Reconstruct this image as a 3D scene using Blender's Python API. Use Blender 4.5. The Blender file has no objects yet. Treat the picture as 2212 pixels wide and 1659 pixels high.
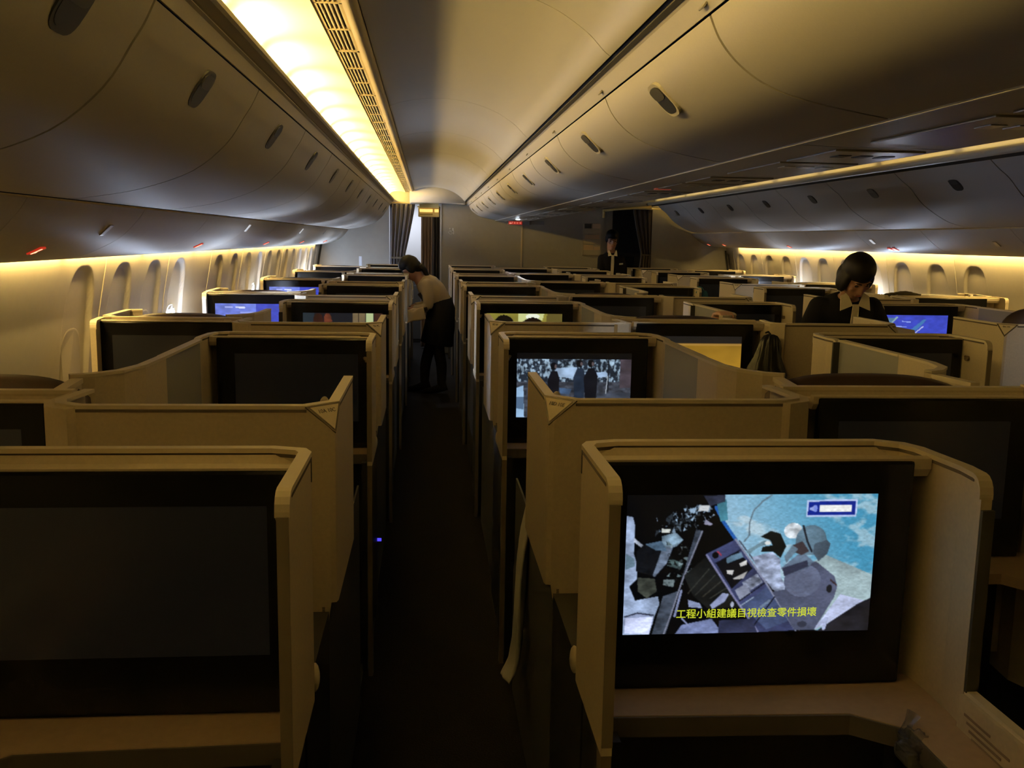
import bpy, bmesh, math, random
import numpy as np
from mathutils import Vector, Matrix
S = bpy.context.scene
COL = S.collection
random.seed(7)
RNG = np.random.RandomState(11)

# ------------------------------------------------------------------ camera
cam_d = bpy.data.cameras.new('camera'); cam = bpy.data.objects.new('camera', cam_d); COL.objects.link(cam)
fw = Vector((0.0886666, 0.98459462, -0.1507039)); rt = Vector((0.99605338, -0.08703956, 0.01737167)); up = Vector((-0.00398686, 0.15164941, 0.98842631))
m = Matrix((rt, up, -fw)).transposed().to_4x4(); m.translation = (0, 0, 1.56)
cam.matrix_world = m
cam_d.sensor_width = 36; cam_d.lens = 2050 / 2212 * 36; cam_d.clip_start = 0.02
S.camera = cam
# ------------------------------------------------------------------ world, exposure, light levels
w = bpy.data.worlds.new('night'); S.world = w; w.use_nodes = True
w.node_tree.nodes['Background'].inputs[0].default_value = (.25, .35, .6, 1); w.node_tree.nodes['Background'].inputs[1].default_value = .002
S.view_settings.view_transform = 'Standard'; S.view_settings.look = 'None'; S.view_settings.exposure = 0; S.view_settings.gamma = 1
S.view_settings.use_curve_mapping = False
S.cycles.max_bounces = 8; S.cycles.diffuse_bounces = 5; S.cycles.glossy_bounces = 3; S.cycles.transmission_bounces = 4
S.cycles.sample_clamp_indirect = 4; S.cycles.use_denoising = True; S.cycles.caustics_reflective = False; S.cycles.caustics_refractive = False
WARM = (1.0, .67, .185)
COVE_L, COVE_R, WASH = 118.0, 9.0, 95.0      # tube strengths: left aisle cove, right aisle cove, window wash strips
DAY = 90.0                                 # open window panes, incl. ones opened as added fill
READ = 30.0                                  # reading lamps that are on, and added cool fill spots (W)

# ------------------------------------------------------------------ materials
def lin(c):
    return tuple(((x / 255) / 12.92 if x / 255 <= .04045 else ((x / 255 + .055) / 1.055) ** 2.4) for x in c)
MATS = {}
def mat(name, col, rough=.5, metal=0, emit=None, strength=0, noise=0, nscale=40, bump=0, spec=.5, alpha=1, trans=0):
    if name in MATS: return MATS[name]
    mt = bpy.data.materials.new(name); mt.use_nodes = True; MATS[name] = mt
    nt = mt.node_tree; b = nt.nodes['Principled BSDF']
    b.inputs['Base Color'].default_value = (*col, 1); b.inputs['Roughness'].default_value = rough; b.inputs['Metallic'].default_value = metal
    b.inputs['Specular IOR Level'].default_value = spec
    if alpha < 1: b.inputs['Alpha'].default_value = alpha
    if trans: b.inputs['Transmission Weight'].default_value = trans
    if emit:
        b.inputs['Emission Color'].default_value = (*emit, 1); b.inputs['Emission Strength'].default_value = strength
    if noise or bump:
        tc = nt.nodes.new('ShaderNodeTexCoord'); n = nt.nodes.new('ShaderNodeTexNoise'); n.inputs['Scale'].default_value = nscale; n.inputs['Detail'].default_value = 4
        nt.links.new(tc.outputs['Object'], n.inputs['Vector'])
        if noise:
            r = nt.nodes.new('ShaderNodeValToRGB'); nt.links.new(n.outputs['Fac'], r.inputs['Fac'])
            r.color_ramp.elements[0].position = .3; r.color_ramp.elements[1].position = .7
            r.color_ramp.elements[0].color = (*[c * (1 - noise) for c in col], 1); r.color_ramp.elements[1].color = (*[min(1, c * (1 + noise)) for c in col], 1)
            nt.links.new(r.outputs['Color'], b.inputs['Base Color'])
        if bump:
            bp = nt.nodes.new('ShaderNodeBump'); bp.inputs['Strength'].default_value = bump; bp.inputs['Distance'].default_value = .002
            nt.links.new(n.outputs['Fac'], bp.inputs['Height']); nt.links.new(bp.outputs['Normal'], b.inputs['Normal'])
    return mt
CREAM = mat('cream_shell_plastic', (.56, .475, .345), .55, noise=.05, nscale=120, bump=.08)
RIM = mat('toplit_rim_plastic', (.66, .575, .44), .42)  # lighter than the shell: ceiling light on the rim tops put into the colour
GREY = mat('grey_sliding_panel', (.26, .26, .26), .6)
DARK = mat('black_plastic', (.012, .011, .010), .45)
BASE = mat('dark_seat_base', (.020, .018, .016), .7)
LEATHER = mat('brown_seat_leather', (.034, .019, .014), .5, bump=.2, nscale=300)
LEDGE = mat('tan_ledge', (.42, .31, .22), .5, noise=.05, nscale=60)
BEZEL = mat('glossy_black_bezel', (.005, .005, .006), .16, spec=.22)
SCREENOFF = mat('dark_screen_glass', (.016, .017, .022), .16, emit=(1, .97, .95), strength=.0012)
LINER = mat('offwhite_cabin_liner', (.48, .455, .415), .5, noise=.02, nscale=30)
BIN = mat('offwhite_bin_plastic', (.43, .41, .375), .60, noise=.02, nscale=200)
CEIL = mat('offwhite_ceiling', (.54, .52, .48), .42)
COVEM = mat('white_cove_reflector', (.8, .78, .70), .6)
SEAM = mat('tan_bin_seam', (.13, .10, .065), .7)
GAP = mat('dark_gap', (.02, .018, .015), .8)
CHROME = mat('satin_metal', (.5, .5, .5), .3, metal=1)
LATCHD = mat('dark_latch', (.03, .03, .032), .35)
LATCHR = mat('pale_latch_ring', (.55, .52, .45), .4)
CARPET = mat('dark_carpet', (.007, .006, .0055), .95, spec=.06, noise=.4, nscale=150, bump=.5)
TRACK = mat('grey_track', (.10, .10, .10), .4, metal=.6)
BULK = mat('grey_beige_bulkhead', (.34, .32, .28), .6, noise=.03, nscale=15)
RED = mat('red_lit_sign', (.2, .02, .01), .4, emit=(1, .05, .02), strength=.42)
REDW = mat('bright_sign_icon', (.8, .3, .2), .4, emit=(1, .32, .18), strength=3.2)
BLUELED = mat('blue_indicator', (.02, .02, .3), .3, emit=(.08, .06, 1), strength=1.3)
TUBE = mat('warm_tube', (1, .8, .5), .5, emit=WARM, strength=COVE_L)
TUBER = mat('warm_tube_dim', (1, .8, .5), .5, emit=WARM, strength=COVE_R)
WASHM = mat('warm_wash_strip', (1, .8, .5), .5, emit=(1.0, .66, .19), strength=WASH)
WASHD = mat('warm_wash_strip_dim', (1, .8, .5), .5, emit=(1.0, .66, .2), strength=WASH * .32)
PANE = mat('daylit_pane', (.8, .9, 1), .2, emit=(.62, .75, 1), strength=DAY)
SHADE = mat('window_shade', (.40, .38, .36), .6)
NAVY = mat('navy_jacket_fabric', (.008, .008, .012), .9, spec=.12)
BLACKF = mat('black_fabric', (.008, .008, .009), .9, spec=.12)
BLOUSE = mat('beige_blouse', (.42, .34, .22), .8, bump=.15, nscale=120)
SHIRT = mat('cream_shirt', (.72, .66, .52), .75)
SKIN = mat('skin', (.32, .17, .115), .55)
HAIR = mat('black_hair', (.005, .004, .004), .55, spec=.18, bump=.3, nscale=90)
STOCK = mat('dark_stockings', (.010, .009, .010), .8, spec=.15)
WHITE = mat('white_cloth', (.72, .70, .66), .85)
LIP = mat('lips', (.30, .09, .08), .5)
EYE = mat('eye', (.02, .015, .012), .15)
TAN = mat('tan_paper', (.48, .34, .18), .7)

# ------------------------------------------------------------------ mesh helpers
def build(name, bm, mt, parent=None, smooth=False, mods=None, recalc=True):
    if recalc: bmesh.ops.recalc_face_normals(bm, faces=bm.faces)
    me = bpy.data.meshes.new(name); bm.to_mesh(me); bm.free()
    return link(name, me, mt, parent, smooth)
def link(name, me, mt=None, parent=None, smooth=False):
    if mt is not None and not me.materials:
        for q in (mt if isinstance(mt, (list, tuple)) else [mt]): me.materials.append(q)
    if smooth:
        for p in me.polygons: p.use_smooth = True
    o = bpy.data.objects.new(name, me); COL.objects.link(o)
    if parent is not None: o.parent = parent
    return o
CACHE = {}
def part(name, key, fn, mt, parent, smooth=False, loc=None):
    """one part; parts with the same key share one mesh"""
    if key not in CACHE:
        bm = bmesh.new(); fn(bm); bmesh.ops.recalc_face_normals(bm, faces=bm.faces)
        me = bpy.data.meshes.new(name); bm.to_mesh(me); bm.free()
        for q in (mt if isinstance(mt, (list, tuple)) else [mt]): me.materials.append(q)
        if smooth:
            for p in me.polygons: p.use_smooth = True
        CACHE[key] = me
    o = bpy.data.objects.new(name, CACHE[key]); COL.objects.link(o); o.parent = parent
    if loc: o.location = loc
    return o
def tag(o, label=None, cat=None, group=None, kind=None):
    if label: o['label'] = label
    if cat: o['category'] = cat
    if group: o['group'] = group
    if kind: o['kind'] = kind
    return o
def thing(name, label, cat, loc=(0, 0, 0), group=None):
    o = bpy.data.objects.new(name, None); COL.objects.link(o); o.location = loc; o.empty_display_size = .1
    return tag(o, label, cat, group)
def children(o): return [c for c in bpy.data.objects if c.parent == o]
def copy_tree(o, parent=None):
    c = o.copy(); COL.objects.link(c)
    if parent is not None: c.parent = parent
    for ch in list(o.children): copy_tree(ch, c)
    return c
def box(bm, x0, x1, y0, y1, z0, z1, bev=0):
    r = bmesh.ops.create_cube(bm, size=1); vs = r['verts']
    for v in vs: v.co = Vector(((x0 + x1) / 2 + v.co.x * (x1 - x0), (y0 + y1) / 2 + v.co.y * (y1 - y0), (z0 + z1) / 2 + v.co.z * (z1 - z0)))
    if bev:
        es = list({e for v in vs for e in v.link_edges})
        bmesh.ops.bevel(bm, geom=es, offset=bev, segments=2, affect='EDGES', profile=.6)
def miter(pts, t, closed=False):
    """offset a 2D polyline to its left by t"""
    n = len(pts); out = []
    for i in range(n):
        p = Vector(pts[i][:2]); a = Vector(pts[i - 1][:2]) if i or closed else None; b = Vector(pts[(i + 1) % n][:2]) if i < n - 1 or closed else None
        ns = []
        if a is not None and (p - a).length > 1e-9: d = (p - a).normalized(); ns.append(Vector((-d.y, d.x)))
        if b is not None and (b - p).length > 1e-9: d = (b - p).normalized(); ns.append(Vector((-d.y, d.x)))
        s = sum(ns, Vector((0, 0))).normalized(); k = 1 / max(.35, s.dot(ns[0]))
        out.append(p + s * t * k)
    return out
def strip(bm, pts, z0, z1, t, sx=1):
    """upright wall of thickness t along plan polyline pts; z0, z1 numbers or lists"""
    n = len(pts); off = miter(pts, t)
    Z0 = z0 if isinstance(z0, (list, tuple)) else [z0] * n; Z1 = z1 if isinstance(z1, (list, tuple)) else [z1] * n
    rows = []
    for i in range(n):
        a, b = pts[i], off[i]
        rows.append([bm.verts.new((sx * a[0], a[1], Z0[i])), bm.verts.new((sx * a[0], a[1], Z1[i])), bm.verts.new((sx * b[0], b[1], Z1[i])), bm.verts.new((sx * b[0], b[1], Z0[i]))])
    for i in range(n - 1):
        for k in range(4): bm.faces.new((rows[i][k], rows[i][(k + 1) % 4], rows[i + 1][(k + 1) % 4], rows[i + 1][k]))
    bm.faces.new(rows[0]); bm.faces.new(rows[-1][::-1])
def band(bm, pts, w0, w1, z0, z1, sx=1):
    """flat cap along pts from offset w0 to offset w1"""
    a = miter(pts, w0)
    zo = [p[2] if len(p) > 2 else 0 for p in pts]
    b = miter(pts, w1); rows = []
    for i in range(len(pts)):
        rows.append([bm.verts.new((sx * a[i].x, a[i].y, z0 + zo[i])), bm.verts.new((sx * a[i].x, a[i].y, z1 + zo[i])), bm.verts.new((sx * b[i].x, b[i].y, z1 + zo[i])), bm.verts.new((sx * b[i].x, b[i].y, z0 + zo[i]))])
    for i in range(len(pts) - 1):
        for k in range(4): bm.faces.new((rows[i][k], rows[i][(k + 1) % 4], rows[i + 1][(k + 1) % 4], rows[i + 1][k]))
    bm.faces.new(rows[0]); bm.faces.new(rows[-1][::-1])
def plate(bm, pts, z0, z1, sx=1):
    """closed plan polygon extruded from z0 to z1"""
    a = [bm.verts.new((sx * p[0], p[1], z0)) for p in pts]; b = [bm.verts.new((sx * p[0], p[1], z1)) for p in pts]
    bm.faces.new(a); bm.faces.new(b[::-1]); n = len(pts)
    for i in range(n): bm.faces.new((a[i], a[(i + 1) % n], b[(i + 1) % n], b[i]))
def sweep(bm, prof, y0, y1, t=0, ys=None):
    """(x,z) profile extruded along y, with thickness t to its left when t"""
    ys = ys or [y0, y1]
    loop = list(prof)
    if t: loop = [tuple(p) for p in prof] + [tuple(p) for p in reversed(miter(prof, t))]
    rows = [[bm.verts.new((p[0], y, p[1])) for p in loop] for y in ys]; n = len(loop)
    for a, b in zip(rows, rows[1:]):
        for i in range(n if t else n - 1): bm.faces.new((a[i], a[(i + 1) % n], b[(i + 1) % n], b[i]))
    if t:
        m_ = len(prof)
        for r in (rows[0], rows[-1]):
            for i in range(m_ - 1): bm.faces.new((r[i], r[i + 1], r[n - 2 - i], r[n - 1 - i]))
def smooth_prof(p, n=4):
    """Catmull-Rom refinement"""
    P = [Vector(q) for q in p]; out = []
    for i in range(len(P) - 1):
        a, b, c, d = P[max(0, i - 1)], P[i], P[i + 1], P[min(len(P) - 1, i + 2)]
        for k in range(n):
            t = k / n; out.append(tuple(.5 * (2 * b + (c - a) * t + (2 * a - 5 * b + 4 * c - d) * t * t + (3 * b - a - 3 * c + d) * t ** 3)))
    out.append(tuple(P[-1])); return out
def tube(bm, path, r, n=8, caps=True):
    P = [Vector(p) for p in path]; R = r if isinstance(r, (list, tuple)) else [r] * len(P); rows = []
    for i, p in enumerate(P):
        d = (P[min(i + 1, len(P) - 1)] - P[max(0, i - 1)]).normalized(); a = d.cross(Vector((0, 0, 1)) if abs(d.z) < .9 else Vector((1, 0, 0))).normalized(); b = d.cross(a)
        rows.append([bm.verts.new(p + (a * math.cos(k * 2 * math.pi / n) + b * math.sin(k * 2 * math.pi / n)) * R[i]) for k in range(n)])
    for a, b in zip(rows, rows[1:]):
        for k in range(n): bm.faces.new((a[k], a[(k + 1) % n], b[(k + 1) % n], b[k]))
    if caps: bm.faces.new(rows[0][::-1]); bm.faces.new(rows[-1])
def ell(bm, c, r, n=16, m_=10, M=None):
    res = bmesh.ops.create_uvsphere(bm, u_segments=n, v_segments=m_, radius=1)
    for v in res['verts']:
        q = Vector((v.co.x * r[0], v.co.y * r[1], v.co.z * r[2]))
        if M is not None: q = M @ q
        v.co = q + Vector(c)
    return res['verts']
def loft(bm, rings, n=18, caps=True, e=2.0):
    """rings: (center, vecA, vecB) elliptic sections; e>2 squares them"""
    rows = []
    for c, a, b in rings:
        c, a, b = Vector(c), Vector(a), Vector(b); row = []
        for k in range(n):
            t = 2 * math.pi * k / n; ct, st = math.cos(t), math.sin(t)
            row.append(bm.verts.new(c + a * math.copysign(abs(ct) ** (2 / e), ct) + b * math.copysign(abs(st) ** (2 / e), st)))
        rows.append(row)
    for a, b in zip(rows, rows[1:]):
        for k in range(n): bm.faces.new((a[k], a[(k + 1) % n], b[(k + 1) % n], b[k]))
    if caps: bm.faces.new(rows[0][::-1]); bm.faces.new(rows[-1])
def text_mesh(txt, size, ext=.0006, align='CENTER', off=0):
    c = bpy.data.curves.new('t', 'FONT'); c.body = txt; c.size = size; c.extrude = ext; c.offset = off; c.align_x = align; c.align_y = 'CENTER'
    o = bpy.data.objects.new('t', c); COL.objects.link(o)
    dg = bpy.context.evaluated_depsgraph_get(); me = bpy.data.meshes.new_from_object(o.evaluated_get(dg))
    bpy.data.objects.remove(o); bpy.data.curves.remove(c); me.materials.clear(); return me
def fuse(bm, voxel, it=6, fac=.5):
    """one continuous skin over overlapping pieces"""
    me = bpy.data.meshes.new('f'); bm.to_mesh(me); bm.free(); o = bpy.data.objects.new('f', me); COL.objects.link(o)
    md = o.modifiers.new('r', 'REMESH'); md.mode = 'VOXEL'; md.voxel_size = voxel
    s = o.modifiers.new('s', 'SMOOTH'); s.iterations = it; s.factor = fac
    dg = bpy.context.evaluated_depsgraph_get(); out = bpy.data.meshes.new_from_object(o.evaluated_get(dg))
    bpy.data.objects.remove(o); bpy.data.meshes.remove(me)
    for p in out.polygons: p.use_smooth = True
    return out
ORD = ['nearest', 'second', 'third', 'fourth', 'fifth', 'sixth', 'seventh', 'eighth', 'ninth', 'tenth', 'eleventh', 'twelfth', 'thirteenth', 'fourteenth', 'fifteenth', 'sixteenth']
YB = 13.0     # bulkhead
Y0 = -1.6     # back of the built cabin
CX = 2.69     # mirror: x -> CX - x
# ================================================================== SETTING
def struct(name, bm, mt, smooth=False):
    return tag(build(name, bm, mt, None, smooth), kind='structure')
bm = bmesh.new(); box(bm, -1.6, 4.3, Y0, 15.0, -.05, 0); struct('floor', bm, CARPET)
def track(x, k):
    bm = bmesh.new(); box(bm, x - .006, x + .006, Y0, YB, -.002, .004); struct('trim_%d' % k, bm, TRACK)
for k, x in enumerate((-.235, .33, 2.16, 2.71)): track(x, 10 + k)
WZ = [0, .15, .3, .6, .9, 1.2, 1.43, 1.5, 1.62]
WX = [-1.30, -1.38, -1.43, -1.495, -1.515, -1.483, -1.440, -1.430, -1.42]
LW = [4.177, 4.71, 5.235, 5.762, 6.825, 7.37, 7.92, 8.45, 8.98, 9.49, 10.02, 10.55, 11.09, 11.60, 12.12, 12.63]
RW = [3.9, 4.44, 4.98, 6.934, 7.49, 8.06, 8.62, 9.187, 9.75, 10.25, 10.80, 11.35, 11.9, 12.43, 12.95]
WC, WH, WW = 1.05, .370, .172
def wall_grid(side):
    wins = LW if side < 0 else RW; yend = YB + .35
    ys = np.unique(np.concatenate([np.arange(Y0, yend + .01, .06)] + [np.linspace(y - .19, y + .19, 57) for y in wins])); ys = ys[ys <= yend]; ys = np.array([q for i_, q in enumerate(ys) if i_ == 0 or q - ys[i_ - 1] > .0025])
    zs = np.unique(np.concatenate([np.arange(0, .62, .06), np.arange(.62, 1.30, .02), np.arange(1.28, 1.44, .0045), np.arange(1.44, 1.63, .03)]))
    zs = np.array([q for i_, q in enumerate(zs) if i_ == 0 or q - zs[i_ - 1] > .003])
    base = np.interp(zs, WZ, WX); X = np.repeat(base[None, :], len(ys), 0)
    for y in wins:
        q = ((np.abs(ys - y) / WW) ** 3)[:, None] + ((np.abs(zs - WC) / WH) ** 3)[None, :]
        q = q ** (1 / 3); s = np.clip((1.0 - q) / .07, 0, 1); s = s * s * (3 - 2 * s)
        X -= s * .023 * np.clip((zs - .64) / .40, 0, 1)[None, :]
    # panel joints
    if side > 0: X = CX - X
    n = len(zs); V = [(X[i, j], ys[i], zs[j]) for i in range(len(ys)) for j in range(n)]
    F = [(i * n + j, i * n + j + 1, (i + 1) * n + j + 1, (i + 1) * n + j) for i in range(len(ys) - 1) for j in range(n - 1)]
    if side > 0: F = [f[::-1] for f in F]
    me = bpy.data.meshes.new('wall'); me.from_pydata(V, [], F); me.update()
    o = link('wall_left' if side < 0 else 'wall_right', me, LINER, None, True); tag(o, kind='structure')
    return o
wall_grid(-1); wall_grid(1)
# thin raised joints between sidewall panels
k = 20
for side, ys in ((-1, (3.36, 4.44, 5.50, 6.55, 7.64, 8.72, 9.75, 10.8, 11.9)), (1, (5.9, 7.2, 8.33, 9.47, 10.5, 11.6, 12.7))):
    for y in ys:
        bm = bmesh.new(); zs = [.5, .9, 1.2, 1.33, 1.43, 1.46]; rows = []
        for z in zs:
            x = float(np.interp(z, WZ, WX)); a, b = x + .0035, x - .004
            if side > 0: a, b = CX - a, CX - b
            rows.append([bm.verts.new((b, y - .006, z)), bm.verts.new((a, y - .003, z)), bm.verts.new((a, y + .003, z)), bm.verts.new((b, y + .006, z))])
        for r, s in zip(rows, rows[1:]):
            for i in range(3): bm.faces.new((r[i], r[i + 1], s[i + 1], s[i]))
        struct('trim_%d' % k, bm, LINER); k += 1
# windows: oval frame ring in the dish, shade, pane
OPEN = {(-1, 3): .92, (1, 6): .80, (-1, 7): .35, (-1, 12): .45, (-1, 13): .45, (-1, 14): .45, (1, 9): .2}  # front left windows opened to add cool light on the bulkhead
def window(side, i, y, n):
    xw = float(np.interp(1.07, WZ, WX)) - .015; ring = 26
    def P(t, rx, rz, dx):
        c, s = math.cos(t), math.sin(t); yy = y + math.copysign(abs(c) ** .75, c) * rx; zz = .96 + math.copysign(abs(s) ** .75, s) * rz
        x = float(np.interp(zz, WZ, WX)) - .0232 * min(1, max(0, (zz - .64) / .4)) + dx
        return (x if side < 0 else CX - x, yy, zz)
    bm = bmesh.new(); rows = []
    for t in range(ring):
        a = 2 * math.pi * t / ring
        rows.append([bm.verts.new(P(a, .132, .197, -.003)), bm.verts.new(P(a, .128, .193, .0008)), bm.verts.new(P(a, .121, .186, .0008)), bm.verts.new(P(a, .116, .181, .0004))])
    for a, b in zip(rows, rows[1:] + rows[:1]):
        for q in range(3): bm.faces.new((a[q], a[q + 1], b[q + 1], b[q]))
    wo = struct('window_%d' % n, bm, LINER, True)
    f = OPEN.get((side, i), 0); zc = .96 - .18 + .36 * f
    bm = bmesh.new(); vs = []
    pts = [P(2 * math.pi * t / 40, .118, .183, .0016) for t in range(40)]
    up_ = [p for p in pts if p[2] >= zc]; up_.sort(key=lambda p: math.atan2(p[2] - zc + .0001, p[1] - y))
    if f > 0:
        bm.faces.new([bm.verts.new(p) for p in up_]); build('shade', bm, SHADE, wo)
        bm = bmesh.new(); d = -.0006 if side < 0 else .001
        bm.faces.new([bm.verts.new((p[0] + d, p[1], p[2])) for p in pts]); build('pane', bm, PANE, wo)
    else:
        bm.faces.new([bm.verts.new(p) for p in pts]); build('shade', bm, SHADE, wo)
n = 1
for i, y in enumerate(LW): window(-1, i, y, n); n += 1
for i, y in enumerate(RW): window(1, i, y, n); n += 1
# wash light strips above the windows, hidden behind the lower lip of the service panels
for side in (-1, 1):
    t = thing('wash_light', 'warm light strip washing down the %s sidewall above the windows' % ('left' if side < 0 else 'right'), 'light strip', (0, 0, 0), 'sidewall wash lights')
    segs = [(y, y + 1.03) for y in np.arange(Y0 + .2, YB - .9, 1.067)]
    for a, b in segs:
        bm = bmesh.new(); xs = (-1.428, -1.410) if side < 0 else (4.068, 4.086)
        zz_ = 1.475 if side < 0 else 1.524; box(bm, xs[0], xs[1], a, b, zz_, zz_ + .006); build('lamp', bm, WASHM if side < 0 else WASHM, t)
# ------------------------------------------------------------------ overhead bins
LD = smooth_prof([(-.50, 1.984), (-.522, 1.94), (-.545, 1.905), (-.60, 1.825), (-.70, 1.745), (-.85, 1.69), (-1.0, 1.662), (-1.06, 1.656)])
LP = smooth_prof([(-1.065, 1.648), (-1.10, 1.60), (-1.17, 1.535), (-1.29, 1.476), (-1.37, 1.457), (-1.402, 1.455)])
RD = smooth_prof([(3.045, 2.032), (3.10, 1.985), (3.165, 1.935), (3.265, 1.83), (3.42, 1.735), (3.53, 1.70), (3.60, 1.689)])
RP = smooth_prof([(3.61, 1.680), (3.70, 1.60), (3.80, 1.535), (3.93, 1.506), (4.035, 1.502)])
CD = smooth_prof([(.532, 1.987), (.552, 1.945), (.585, 1.906), (.63, 1.873), (.68, 1.850), (.74, 1.834), (.82, 1.819), (.90, 1.806)])
CD2 = smooth_prof([(1.79, 1.897), (1.95, 1.925), (2.08, 1.972), (2.165, 2.03)])
CP = [(.907, 1.803), (1.0, 1.800), (1.30, 1.800), (1.36, 1.815), (1.785, 1.894)]
PITCH = 1.085
def at_x(prof, x):
    for a, b in zip(prof, prof[1:]):
        if min(a[0], b[0]) <= x <= max(a[0], b[0]):
            t = (x - a[0]) / (b[0] - a[0]); return Vector((x, a[1] + t * (b[1] - a[1]))), (Vector(b) - Vector(a)).normalized()
def latch(parent, prof, x, y, nsign, pale, key):
    p, d = at_x(prof, x); nrm = Vector((-d.y, d.x)) * nsign
    def disk(bm, a, b, h0, h1, nn=24, off=0):
        lo, hi = [], []
        for k in range(nn):
            t = 2 * math.pi * k / nn; c, s = math.cos(t), math.sin(t); u = math.copysign(abs(c) ** .62, c) * a + off; v = math.copysign(abs(s) ** .62, s) * b
            q = p + d * u
            lo.append(bm.verts.new((q.x + nrm.x * h0, v, q.y + nrm.y * h0))); hi.append(bm.verts.new((q.x + nrm.x * h1, v * .96, q.y + nrm.y * h1)))
        bm.faces.new(hi)
        for k in range(nn): bm.faces.new((lo[k], lo[(k + 1) % nn], hi[(k + 1) % nn], hi[k]))
    o = part('latch', key + 'a', lambda bm: disk(bm, .050, .056, -.004, .004), LATCHR if pale else LATCHD, parent, loc=(0, y, 0))
    part('latch_recess', key + 'b', lambda bm: disk(bm, .041, .047, 0, .005), LATCHD, o)
    part('latch_flap', key + 'c', lambda bm: disk(bm, .018, .045, 0, .0068, off=-.021), GAP if pale else mat('latch_flap_grey', (.06, .06, .06), .3), o)
    return o
def bins(prefix, label, prof, xl, ns, pale, ystart, count, t, grp):
    for k in range(count):
        yc = ystart + k * PITCH; a, b = yc - PITCH / 2 + .0055, yc + PITCH / 2 - .0055
        if b > YB: b = YB - .01
        if b - a < .2: continue
        nth = k
        o = thing('overhead_bin', label % ORD[nth], 'overhead bin', (0, 0, 0), grp)
        bm = bmesh.new(); sweep(bm, prof, a, b, t); d_ = build('door', bm, BIN, o, False)
        for p in d_.data.polygons: p.use_smooth = True
        d_.data.set_sharp_from_angle(angle=.6)
        if yc < YB - .15: latch(o, prof, xl, yc + ({'L': .245, 'C': -.25}.get(prefix, 0) if k == 2 else 0), ns, pale, prefix)
        bm = bmesh.new(); sweep(bm, [Vector(p) for p in miter(prof, .005 if t > 0 else -.005)], a - .0054, b + .0054, t * 2); build('body', bm, SEAM, o)
bins('L', 'off-white overhead bin with dark latch, %s along the left sidewall', LD, -.545, 1, False, 2.42 - 3 * PITCH, 13, -.016, 'bins along the left sidewall')
bins('C', 'off-white bin with pale-ringed latch over the centre seats, %s down the left aisle', CD, .582, -1, True, 2.39 - 3 * PITCH, 13, .016, 'bins over the centre seats')
bins('R', 'off-white overhead bin with small dark latch, %s along the right sidewall', RD, 3.165, -1, False, 5.58 - 4 * PITCH, 11, .016, 'bins along the right sidewall')
# right-hand doors of the centre bins
for k in range(13):
    yc = 2.39 + (k - 3) * PITCH; a, b = yc - PITCH / 2 + .003, min(YB - .01, yc + PITCH / 2 - .003)
    if b - a < .2: continue
    o = thing('overhead_bin', 'bin over the centre seats facing the right aisle, %s from the camera end' % ORD[k], 'overhead bin', (0, 0, 0), 'right-facing centre bins')
    bm = bmesh.new(); sweep(bm, CD2, a, b, .016); build('door', bm, BIN, o, True); bm = bmesh.new(); sweep(bm, [(1.80, 1.93), (2.1, 2.03)], a, b, .03); build('body', bm, GAP, o)
# service panels under the bins
def psu(prof, t, label, grp, ys, signs, sx, lamps, cut=()):
    for k, (a, b) in enumerate(zip(ys, ys[1:])):
        o = thing('service_panel', label % ORD[k], 'service panel', (0, 0, 0), grp)
        bm = bmesh.new(); sweep(bm, prof, a + .002, b - .002, t); p = build('panel', bm, LINER, o, True); p.data.set_sharp_from_angle(angle=.7)
        for q in signs:
            if a <= q < b:
                pp, d = at_x(prof, sx); nr = Vector((-d.y, d.x)) * (-1 if t < 0 else 1) * -1
                nr = Vector((-d.y, d.x));  nr = nr if nr.y < 0 else -nr
                M = Matrix(((d.x, 0, nr.x), (0, 1, 0), (d.y, 0, nr.y)))
                def slab(u0, u1, v0, v1, h, mt, nm, par):
                    bm = bmesh.new(); box(bm, u0, u1, v0, v1, -.001, h)
                    for v in bm.verts: v.co = M @ v.co + Vector((pp.x, q, pp.y))
                    return build(nm, bm, mt, par)
                s = slab(-.024, .024, -.022, .022, .005, RED, 'warning_sign_or_glint', o)
                slab(-.019, .019, -.007, .003, .006, REDW, 'lit_icon', s); slab(.004, .012, -.001, .011, .006, REDW, 'lit_icon', s)
        for q, lx, on in lamps:
            if a <= q < b:
                pp, d = at_x(prof, lx); nr = Vector((-d.y, d.x)); nr = nr if nr.y < 0 else -nr
                bm = bmesh.new(); M = Matrix(((d.x, 0, nr.x), (0, 1, 0), (d.y, 0, nr.y)))
                box(bm, -.026, .026, -.020, .020, -.002, .004, .002)
                for v in bm.verts: v.co = M @ v.co + Vector((pp.x, q, pp.y))
                build('reading_lamp', bm, mat('lamp_lens_lit', (.8, .8, .8), .3, emit=(.85, .9, 1), strength=.5) if on else CHROME, o)
LS = [Y0, -.55, .52, 1.60, 2.68, 3.75, 4.82, 5.90, 6.97, 8.05, 9.12, 10.2, 11.27, 12.35, YB - .005]
psu(LP, -.012, 'off-white service panel under the left bins, %s from the camera end', 'service panels under the left bins', LS, (3.15, 5.3, 7.48, 9.57, 11.7), -1.235, [(3.5, -1.13, 0), (6.0, -1.10, 1), (8.5, -1.10, 1), (10.4, -1.10, 0)])
RS = [Y0, .2, 1.3, 2.4, 3.5, 4.6, 5.7, 6.8, 7.9, 9.0, 10.1, 11.2, 12.3, YB - .005]
psu(RP, .012, 'off-white service panel under the right bins, %s from the camera end', 'service panels under the right bins', RS, (12.75, 12.07, 9.83, 7.6, 7.52, 5.2), 3.80, [(7.75, 3.71, 1), (6.0, 3.72, 0)])
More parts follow.
